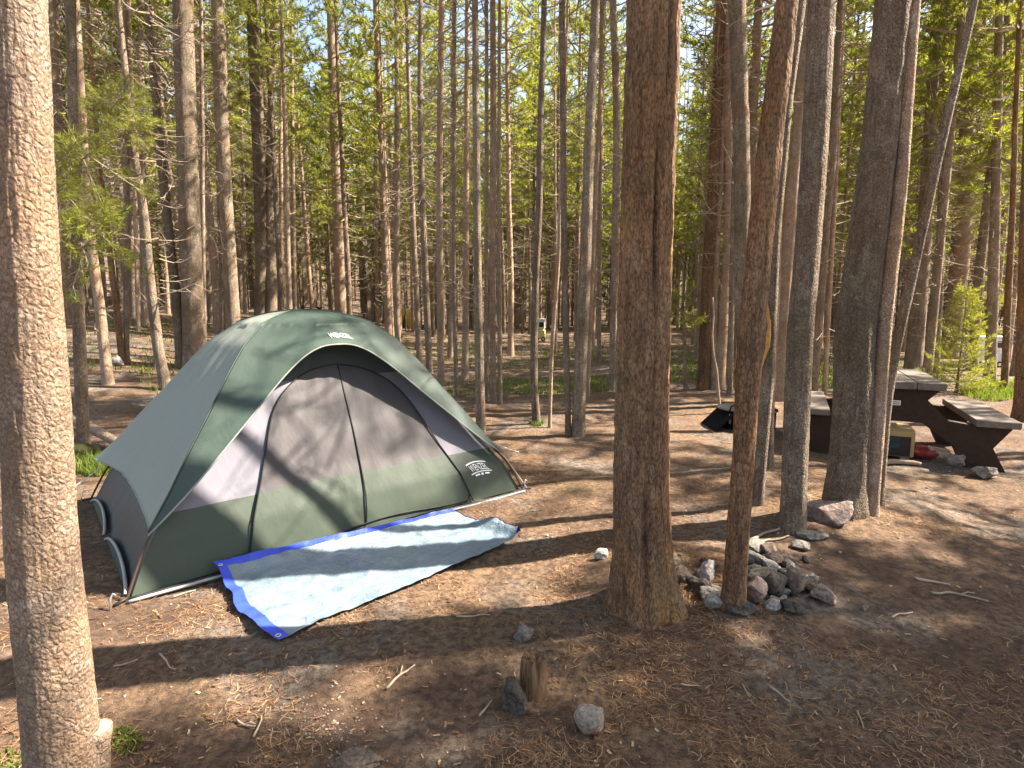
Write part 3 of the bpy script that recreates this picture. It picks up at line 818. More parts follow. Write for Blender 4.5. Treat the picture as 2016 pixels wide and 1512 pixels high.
def picnic_table():
    root = thing('picnic_table', 'heavy grey topped picnic table on brown trestles behind the right hand trunks', 'picnic table', T0)
    LEN = 1.32
    sc = 0.97
    for i in range(3):
        mb = MB(); mb.box(T0 + tx * (-0.25 + 0.25 * i) * sc + ty * (LEN / 2 - 0.06) + TAX[2] * 0.735, 0.245 * sc, LEN, 0.068, TAX, bev=0.006)
        part('tabletop_plank', mb, M['table_top'], root, False)
    for s in (-1, 1):
        mb = MB(); mb.box(T0 + tx * s * 0.79 + ty * (LEN / 2 - 0.06) + TAX[2] * 0.43, 0.345, LEN, 0.062, TAX, bev=0.006)
        part('bench_seat', mb, M['table_top'], root, False)
    R = [(.33, .70), (.235, .60), (.42, .42), (.545, .405), (.60, .398), (.93, .398), (.79, .20), (.91, -0.02), (.58, -0.02), (.47, .20), (.20, .385)]
    for d0 in (0.02, LEN - 0.24):
        mb = MB()
        for poly in ([(.33, .70), (.235, .60), (.42, .42), (.20, .385), (-.20, .385), (-.42, .42), (-.235, .60), (-.33, .70)],
                     [(.42, .42), (.545, .405), (.60, .398), (.93, .398), (.79, .20), (.91, -.02), (.58, -.02), (.47, .20), (.20, .385)],
                     [(-.20, .385), (-.47, .20), (-.58, -.02), (-.91, -.02), (-.79, .20), (-.93, .398), (-.60, .398), (-.545, .405), (-.42, .42)]):
            mb.prism(poly, T0, TAX, d0, d0 + 0.09)
        tr = part('trestle', mb, M['table_leg'], root, False)
        if d0 < 0.1:
            mb = MB(); mb.box(T0 + tx * (-0.045) + ty * 0.014 + TAX[2] * 0.56, 0.105, 0.006, 0.045, TAX); part('sticker', mb, M['white'], tr, False)
            mb = MB()
            for r_ in range(2): mb.box(T0 + tx * (-0.045) + ty * 0.009 + TAX[2] * (0.568 - 0.017 * r_), 0.085, 0.004, 0.006, TAX)
            part('sticker_line', mb, M['card_dark'], tr, False)
    mb = MB(); mb.box(T0 + ty * LEN / 2 + TAX[2] * 0.665, 0.09, LEN - 0.4, 0.07, TAX); part('beam', mb, M['table_leg'], root, False)
picnic_table()

def crate():
    c0 = T0 + tx * (-0.065) + ty * 0.16 ; w_, h_, d_ = 0.44, 0.25, 0.36
    root = thing('carton', 'tan carton with dark printed front under the picnic table', 'carton', c0)
    z0 = 0.05
    mb = MB(); mb.box(c0 + TAX[2] * (z0 + h_ / 2), w_, d_, h_, TAX, bev=0.012); b = part('box_body', mb, M['card'], root, False)
    f = c0 - ty * (d_ / 2 + 0.003)
    mb = MB(); mb.box(f + TAX[2] * (z0 + h_ * 0.42) - tx * 0.012, w_ * 0.90, 0.004, h_ * 0.74, TAX); pn = part('printed_panel', mb, M['card_dark'], root, False)
    mb = MB(); mb.box(f - ty * 0.004 + TAX[2] * (z0 + h_ * 0.52) - tx * 0.03, w_ * 0.56, 0.004, h_ * 0.42, TAX); part('printed_picture', mb, M['card_blue'], pn, False)
    mb = MB()
    for i, (wd, hh) in enumerate(((.022, .05), (.010, .055), (.028, .05), (.012, .06), (.03, .045), (.014, .055), (.024, .05))):
        mb.box(f - ty * 0.008 + TAX[2] * (z0 + h_ * 0.60) + tx * (-0.125 + 0.033 * i), wd, 0.003, hh, TAX)
    part('printed_marks', mb, M['card_blue'], pn, False)
    mb = MB(); mb.box(c0 + TAX[2] * (z0 + h_ + 0.006) + ty * 0.0, w_ * 0.98, d_ * 0.98, 0.012, TAX, bev=0.004); part('lid', mb, M['card'], root, False)
    for s in (-1, 1):
        p = c0 + tx * s * 0.15 + TAX[2] * 0.022
        mb = MB(); mb.box(p, 0.07, 0.30, 0.06, TAX); part('runner', mb, M['stick'], root, False)
    # red bag of kindling beside it
    g = c0 + tx * 0.36 + ty * 0.02
    V, Fs = rock_verts(91, 4, 3, 0.10)
    root = thing('firewood_bundle', 'red wrapped bundle of firewood beside the carton under the table', 'firewood', g)
    mb = MB(); mb.add(g + (V[:, :1] * 0.13) * tx + (V[:, 1:2] * 0.10) * ty + (V[:, 2:] * 0.065 + 0.075) * TAX[2], Fs); part('wrapping', mb, M['redp'], root)
    for i in range(6):
        a = g + tx * 0.02 + ty * (-.05 + .02 * i) + TAX[2] * (0.07 + 0.022 * (i % 3)); b = a + tx * (0.16 + 0.02 * (i % 2)) - TAX[2] * 0.02
        mb = MB(); mb.tube(np.stack([a, (a + b) / 2, b]), 0.021, 7); part('billet', mb, M['cutwood'] if i % 2 else M['stick'], root, False)
crate()

# ------------------------------------------------------------------ fire ring
def fire_ring():
    c = G(1468, 838); c[2] = float(ground_z(c[0], c[1], False)); R, H = 0.34, 0.21
    root = thing('fire_ring', 'black steel fire ring with a tipped grate and coiled handles left of the slim trunks', 'fire ring', c)
    M['iron'] = plain('black_iron', (0.009, 0.009, 0.0095), 0.85, 0.3, 12, 0.1)
    th = np.linspace(0, 2 * np.pi, 49)[:-1]
    ring = lambda r, z: np.stack([c[0] + r * np.cos(th), c[1] + r * np.sin(th), c[2] + z + 0 * th], 1)
    mb = MB(); mb.grid(np.stack([ring(R, -.02), ring(R, H), ring(R + .02, H + .004), ring(R + .02, H + .014), ring(R - .012, H + .014), ring(R - .012, 0.06), ring(0.02, 0.07)]), True); part('steel_wall', mb, M['iron'], root)
    # grate tipped out to the left
    hp = c + np.array([-0.26, -0.17, H]); gx = np.array([-0.74, -0.14, -0.66]); gx /= np.linalg.norm(gx); gy = np.array([-0.1, 1, 0]); gy /= np.linalg.norm(gy)
    mb = MB()
    n = np.cross(gx, gy)
    mb.box(hp + gx * 0.15 + gy * 0.12, 0.30, 0.44, 0.006, (gx, gy, n))
    gr = part('grate', mb, M['iron'], root, False)
    for i in range(9):
        a = hp + gy * (-0.10 + 0.055 * i); mb = MB(); mb.tube(np.stack([a, a + gx * .15, a + gx * 0.31]) + n * 0.008, 0.006, 6); part('grate_bar', mb, M['iron'], gr)
    for dx, dy in ((-0.25, -0.20), (-0.17, -0.26), (-0.08, -0.29)):
        s = np.linspace(0, np.pi, 14); o = c + np.array([dx, dy, H - 0.02])
        P = np.stack([o[0] + 0.035 * np.cos(s) * 1.0, o[1] + 0 * s, o[2] + 0.10 * np.sin(s) ** 0.7], 1)
        mb = MB(); mb.tube(P, 0.008, 6); part('handle', mb, M['iron'], root)
        q = np.linspace(0, 1, 60); mb = MB(); mb.tube(np.stack([o[0] - 0.035 + 0.012 * np.cos(q * 50), o[1] - 0.02 + 0.012 * np.sin(q * 50), o[2] - 0.12 * q], 1), 0.004, 5); part('handle_coil', mb, M['steel'], root)
fire_ring()
# crooked dead stem leaning by the ring
def stem():
    base = G(1418, 812)
    P = np.array([base] + [at(x, y, base[1]) for x, y in ((1413, 762), (1411, 730), (1404, 694), (1402, 660), (1405, 620), (1403, 585))])
    s = np.linspace(0, len(P) - 1, 30); P = np.stack([np.interp(s, np.arange(len(P)), P[:, i]) for i in range(3)], 1)
    mb = MB(); mb.tube(P, np.linspace(0.022, 0.010, 30), 8)
    single('dead_sapling', mb, M['twig'], base, 'crooked bare grey dead sapling rising behind the fire ring', 'dead sapling')
stem()

# ------------------------------------------------------------------ pines
def norm(a): return a / (np.linalg.norm(a, axis=-1, keepdims=True) + 1e-9)

class Wood:
    """many thin three sided tapered rods in one array"""
    def __init__(s): s.q = []
    def add(s, P, r0, r1):
        P = np.asarray(P, float); n = len(P)
        R = np.linspace(r0, r1, n)
        T = norm(np.gradient(P, axis=0))
        A = norm(np.cross(T, np.array([0.31, 0.17, 0.93]))); B = np.cross(T, A)
        th = np.arange(3) * 2 * np.pi / 3
        Q = P[:, None] + R[:, None, None] * (np.cos(th)[None, :, None] * A[:, None] + np.sin(th)[None, :, None] * B[:, None])
        for j in range(3):
            k = (j + 1) % 3
            s.q.append(np.stack([Q[:-1, j], Q[:-1, k], Q[1:, k], Q[1:, j]], 1).reshape(-1, 3))
    def verts(s): return np.concatenate(s.q) if s.q else np.zeros((0, 3))

def blades(P, D, nb, L, W, spread, rg):
    """nb narrow triangles leaving each point P about direction D"""
    P = np.repeat(P, nb, 0); D = np.repeat(D, nb, 0)
    d = norm(D + rg.normal(size=D.shape) * spread)
    side = norm(np.cross(d, rg.normal(size=d.shape)))
    l = L * rg.uniform(0.7, 1.25, (len(P), 1)); w_ = W * rg.uniform(0.7, 1.3, (len(P), 1))
    P = P + rg.normal(size=P.shape) * 0.012
    return np.stack([P - side * w_ / 2, P + side * w_ / 2, P + d * l], 1).reshape(-1, 3)

def two_mat_mesh(name, wood, leaf, mats):
    """quads (wood) followed by triangles (leaf) in one mesh"""
    V = np.concatenate([wood, leaf]) if len(leaf) else wood
    nq, n3 = len(wood) // 4, len(leaf) // 3
    me = bpy.data.meshes.new(name)
    me.vertices.add(len(V)); me.vertices.foreach_set("co", V.astype(np.float32).ravel())
    me.loops.add(len(V)); me.loops.foreach_set("vertex_index", np.arange(len(V), dtype=np.int32))
    me.polygons.add(nq + n3)
    me.polygons.foreach_set("loop_start", np.concatenate([np.arange(nq) * 4, nq * 4 + np.arange(n3) * 3]).astype(np.int32))
    for m in mats: me.materials.append(m)
    me.polygons.foreach_set("material_index", np.r_[np.zeros(nq, np.int32), np.ones(n3, np.int32)])
    me.update(calc_edges=True)
    return me

def limb(rg, base, az, L, elev, droop, n=7):
    s = np.linspace(0, 1, n)
    r = L * s
    z = L * (math.tan(elev) * s - droop * s + droop * 1.25 * s ** 3) + L * 0.05 * rg.normal(size=n).cumsum() * 0.25
    w_ = az + 0.25 * rg.normal() * s
    return base + np.stack([r * np.cos(w_), r * np.sin(w_), z], 1)

def foliage_on(rg, P, wood, pts, dirs, twig_gap=0.085, start=0.3, tl=0.26):
    L = np.linalg.norm(np.diff(P, axis=0), axis=1).sum(); n = max(3, int(L * (1 - start) / twig_gap))
    s = start + (1 - start) * (np.arange(n) + rg.uniform(0, 1, n)) / n
    for k, si in enumerate(s):
        x = si * (len(P) - 1); i = min(int(x), len(P) - 2); p = P[i] + (P[i + 1] - P[i]) * (x - i); d = norm(P[i + 1] - P[i])
        lat = norm(np.cross(d, [0, 0, 1])) * (1 if k % 2 else -1)
        td = norm(d * 0.75 + lat * rg.uniform(0.3, 1.0) + np.array([0, 0, rg.uniform(-0.05, 0.6)]))
        l = tl * rg.uniform(0.5, 1.2) * (1.25 - 0.5 * si)
        wood.add(np.stack([p, p + td * l]), 0.004, 0.002)
        for f in (0.35, 0.65, 0.95): pts.append(p + td * l * f); dirs.append(td)
    pts.append(P[-1]); dirs.append(norm(P[-1] - P[-2]))

def crown_mesh(seed, L=7.0, rmax=1.15, nb=60, fol='needles', nbl=9, bl=0.095, bw=0.017, gap=0.085):
    rg = np.random.default_rng(seed); wood = Wood(); pts, dirs = [], []
    for i in range(nb):
        f = (i + rg.uniform(0, 1)) / nb
        h = L * f * 0.97
        prof = rmax * (0.55 + 0.45 * min(1, f * 4)) * (1 - f ** 1.6) ** 0.8 + 0.12
        ln = prof * rg.uniform(0.55, 1.3)
        az = i * 2.399 + rg.normal() * 0.6
        P = limb(rg, np.array([0, 0, h]), az, ln, math.radians(rg.uniform(-18, 25) + 25 * f), rg.uniform(0.1, 0.55))
        wood.add(P, 0.018 * (1 - 0.6 * f) + 0.004, 0.004)
        foliage_on(rg, P, wood, pts, dirs, gap, rg.uniform(0.2, 0.5))
    leaf = blades(np.array(pts), np.array(dirs), nbl, bl, bw, 0.75, rg)
    return two_mat_mesh('crown', wood.verts(), leaf, [M['twig'], M[fol]])

def dead_mesh(seed, z0, z1, n, lmax=1.1):
    rg = np.random.default_rng(seed); wood = Wood()
    for i in range(n):
        f = rg.uniform(0, 1) ** 0.75
        z = z0 + (z1 - z0) * f
        ln = lmax * rg.uniform(0.15, 1.0) * (0.5 + 0.6 * f)
        P = limb(rg, np.array([0, 0, z]), rg.uniform(0, 6.283), ln, math.radians(rg.uniform(-25, 25)), rg.uniform(-0.1, 0.6), 6)
        wood.add(P, rg.uniform(0.006, 0.013), 0.003)
        if ln > 0.4:
            for _ in range(rg.integers(1, 5)):
                j = rg.integers(2, 6); d = norm(P[j] - P[j - 1]); q = norm(d + rg.normal(size=3) * 0.8) * ln * rg.uniform(0.15, 0.45)
                wood.add(np.stack([P[j], P[j] + q * 0.5 + [0, 0, 0.01], P[j] + q]), 0.005, 0.002)
    return two_mat_mesh('deadwood', wood.verts(), np.zeros((0, 3)), [M['twig'], M['needles']])

CROWNS = [crown_mesh(100 + i, L=6.6 + 0.5 * (i % 3), rmax=0.80 + 0.10 * (i % 4), nb=50 + 5 * (i % 3)) for i in range(6)]
CROWNS_FINE = [crown_mesh(150 + i, L=6.8, rmax=1.15, nb=62, nbl=24, bl=0.080, bw=0.0075, gap=0.08) for i in range(2)]
DEADS = [dead_mesh(200 + i, 1.0, 7.0, 90, 1.0 + 0.1 * i) for i in range(6)]
DEADS_HI = [dead_mesh(220 + i, 3.1, 8.0, 40, 0.9) for i in range(3)]

def trunk_mesh(P, R, org, mat, nseg, step, amp=0.0, flare=0.25, seed=0, crack=None):
    """P: axis points (world), R: radii at those points"""
    P = np.asarray(P, float); z = P[:, 2]
    zs = [z[0] - 0.06]
    zt = z[-1]
    while zs[-1] < zt: zs.append(zs[-1] + step * (1 if zs[-1] - z[0] < 4.2 else 4))
    zs = np.array(zs)
    def sm(col):
        v = np.interp(zs, z, col); return v
    X, Y, RR = sm(P[:, 0]), sm(P[:, 1]), sm(np.asarray(R))
    if len(P) > 3:                       # soften the joints of the axis
        kk = max(3, int(0.5 / step) | 1); pad = kk // 2; ker = np.hanning(kk + 2)[1:-1]; ker /= ker.sum()
        f = lambda v: np.convolve(np.pad(v, pad, mode='reflect', reflect_type='odd'), ker, 'valid')[:len(v)]
        if len(zs) > pad + 2: X, Y, RR = f(X), f(Y), f(RR)
    h = zs - z[0]
    th = np.arange(nseg) * 2 * np.pi / nseg
    T, H = np.meshgrid(th, h)
    lobes = 1 + flare * np.exp(-np.maximum(H, 0) / (RR.mean() * 1.6 + 0.02)) * (0.75 + 0.6 * np.cos(T * 3 + seed) * np.cos(T * 2 + seed * 1.7))
    rad = RR[:, None] * lobes * (1 + 0.035 * noise3(np.cos(T) * 1.5 + seed, np.sin(T) * 1.5, H * 1.1, 71))
    if amp:
        c, s = np.cos(T), np.sin(T)
        rad = rad + amp * (0.55 * (0.35 - np.abs(noise3(c * 5 + seed, s * 5, H * 5.0, 72))) + 0.45 * noise3(c * 11, s * 11 + seed, H * 13, 73) + 0.3 * noise3(c * 24, s * 24, H * 30, 74))
    if crack is not None: rad = rad - crack(T, H, RR[:, None])
    V = np.stack([X[:, None] + rad * np.cos(T), Y[:, None] + rad * np.sin(T), zs[:, None] + 0 * T], -1)
    mb = MB(); mb.grid(V, True)
    return mb.mesh('trunk', mat, org)

NTREE = [0]
def pine(base, path, radii, H, crown_at, bark, label, group=None, nseg=12, step=0.25, amp=0.0, dead=None, crown=True, seed=None, flare=0.25, crack=None, cscale=1.0, fine=False):
    """path: axis points above base (world) measured from the photo; the stem then runs on to height H"""
    NTREE[0] += 1
    seed = NTREE[0] if seed is None else seed
    rg = np.random.default_rng(seed + 5000)
    root = thing('pine_tree', label, 'pine tree', base, group)
    P = [np.asarray(p, float) for p in path]; R = list(radii)
    d = P[-1] - P[0] if len(P) > 1 else np.array([0, 0, 1.0])
    lean = np.array([d[0], d[1]]) / max(d[2], 0.3)
    lean = lean * min(1.0, 0.11 / (np.linalg.norm(lean) + 1e-6))
    top = P[-1]; rem = base[2] + H - top[2]; rt = R[-1]
    for f in (0.25, 0.5, 0.75, 1.0):
        q = top + np.array([lean[0] * rem * f * (1 - 0.3 * f), lean[1] * rem * f * (1 - 0.3 * f), rem * f])
        P.append(q); R.append(max(rt * (1 - 0.88 * f ** 1.2), 0.012))
    P = np.array(P); R = np.array(R)
    link('trunk', trunk_mesh(P, R, base, bark, nseg, step, amp, flare, seed, crack), root)
    ax = lambda z: np.array([np.interp(z, P[:, 2], P[:, i]) for i in range(3)])
    tilt = (math.atan(-lean[1]), math.atan(lean[0]), 0)
    if crown:
        me = (CROWNS_FINE if fine else CROWNS)[seed % (2 if fine else len(CROWNS))]
        c = link('crown', me, root); p = ax(base[2] + crown_at); c.location = [float(v) for v in p - base]
        c.rotation_euler = (tilt[0], tilt[1], rg.uniform(0, 6.283)); sc = max(0.6, min(1.5, (H - crown_at) / 6.9)); c.scale = (sc * cscale, sc * cscale, sc)
    if dead:
        o = link('deadwood', dead[(seed * 7) % len(dead)], root); o["kind"] = 'stuff'
        o.rotation_euler = (tilt[0], tilt[1], rg.uniform(0, 6.283)); s = rg.uniform(0.85, 1.15); o.scale = (s, s, s * max(0.75, min(1.25, crown_at / 7.0)))
        q = ax(base[2] + 2.0); o.location = (float(q[0] - base[0] - 2 * lean[0]), float(q[1] - base[1] - 2 * lean[1]), 0)
    return root, P, R

def px_pine(pts, H, crown_at, bark, label, group=None, **kw):
    """pts: (x, y, width) in photo pixels, the foot first"""
    g = G(pts[0][0], pts[0][1])
    P = [g]; R = [pts[0][2] * depth(g) / F / 2]
    for (x, y, w_) in pts[1:]:
        p = at(x, y, g[1]); P.append(p); R.append(w_ * depth(p) / F / 2)
    return pine(g, P, R, H, crown_at, M[bark], label, group, **kw)

# --- the pines one can tell apart in the photo, nearest first
def hero_crack(T, H, R):
    """long open seam in the bark facing the camera, and a second one low down"""
    def groove(a0, h0, h1, wd, dp):
        a = a0 + 0.10 * np.sin(H * 2.1)
        da = (T - a + np.pi) % (2 * np.pi) - np.pi
        return dp * np.exp(-(da / wd) ** 2) * sstep(h0, h0 + 0.25, H) * (1 - sstep(h1 - 0.25, h1, H))
    return groove(4.90, 1.40, 2.15, 0.10, 0.030) + groove(4.88, 0.9, 2.4, 0.05, 0.012) + groove(4.55, -0.2, 0.75, 0.14, 0.032) + groove(5.2, 2.2, 4.5, 0.06, 0.012)
px_pine([(1266, 1192, 108), (1262, 1000, 106), (1264, 760, 102), (1272, 480, 100), (1280, 240, 101), (1288, 0, 104)], 17, 9.5, 'bark_rust',
        'thick rust brown pine trunk with long bark cracks, alone in the middle foreground', nseg=150, step=0.016, amp=0.010, flare=0.55, crack=hero_crack)
left, _, _ = px_pine([(132, 1590, 122), (118, 1400, 118), (86, 1100, 114), (72, 800, 109), (54, 450, 96), (38, 0, 88)], 16, 9, 'bark_tan',
        'nearest pine with pinkish tan flaky bark at the left edge, broken stub at its foot', nseg=130, step=0.016, amp=0.0035, flare=0.12)
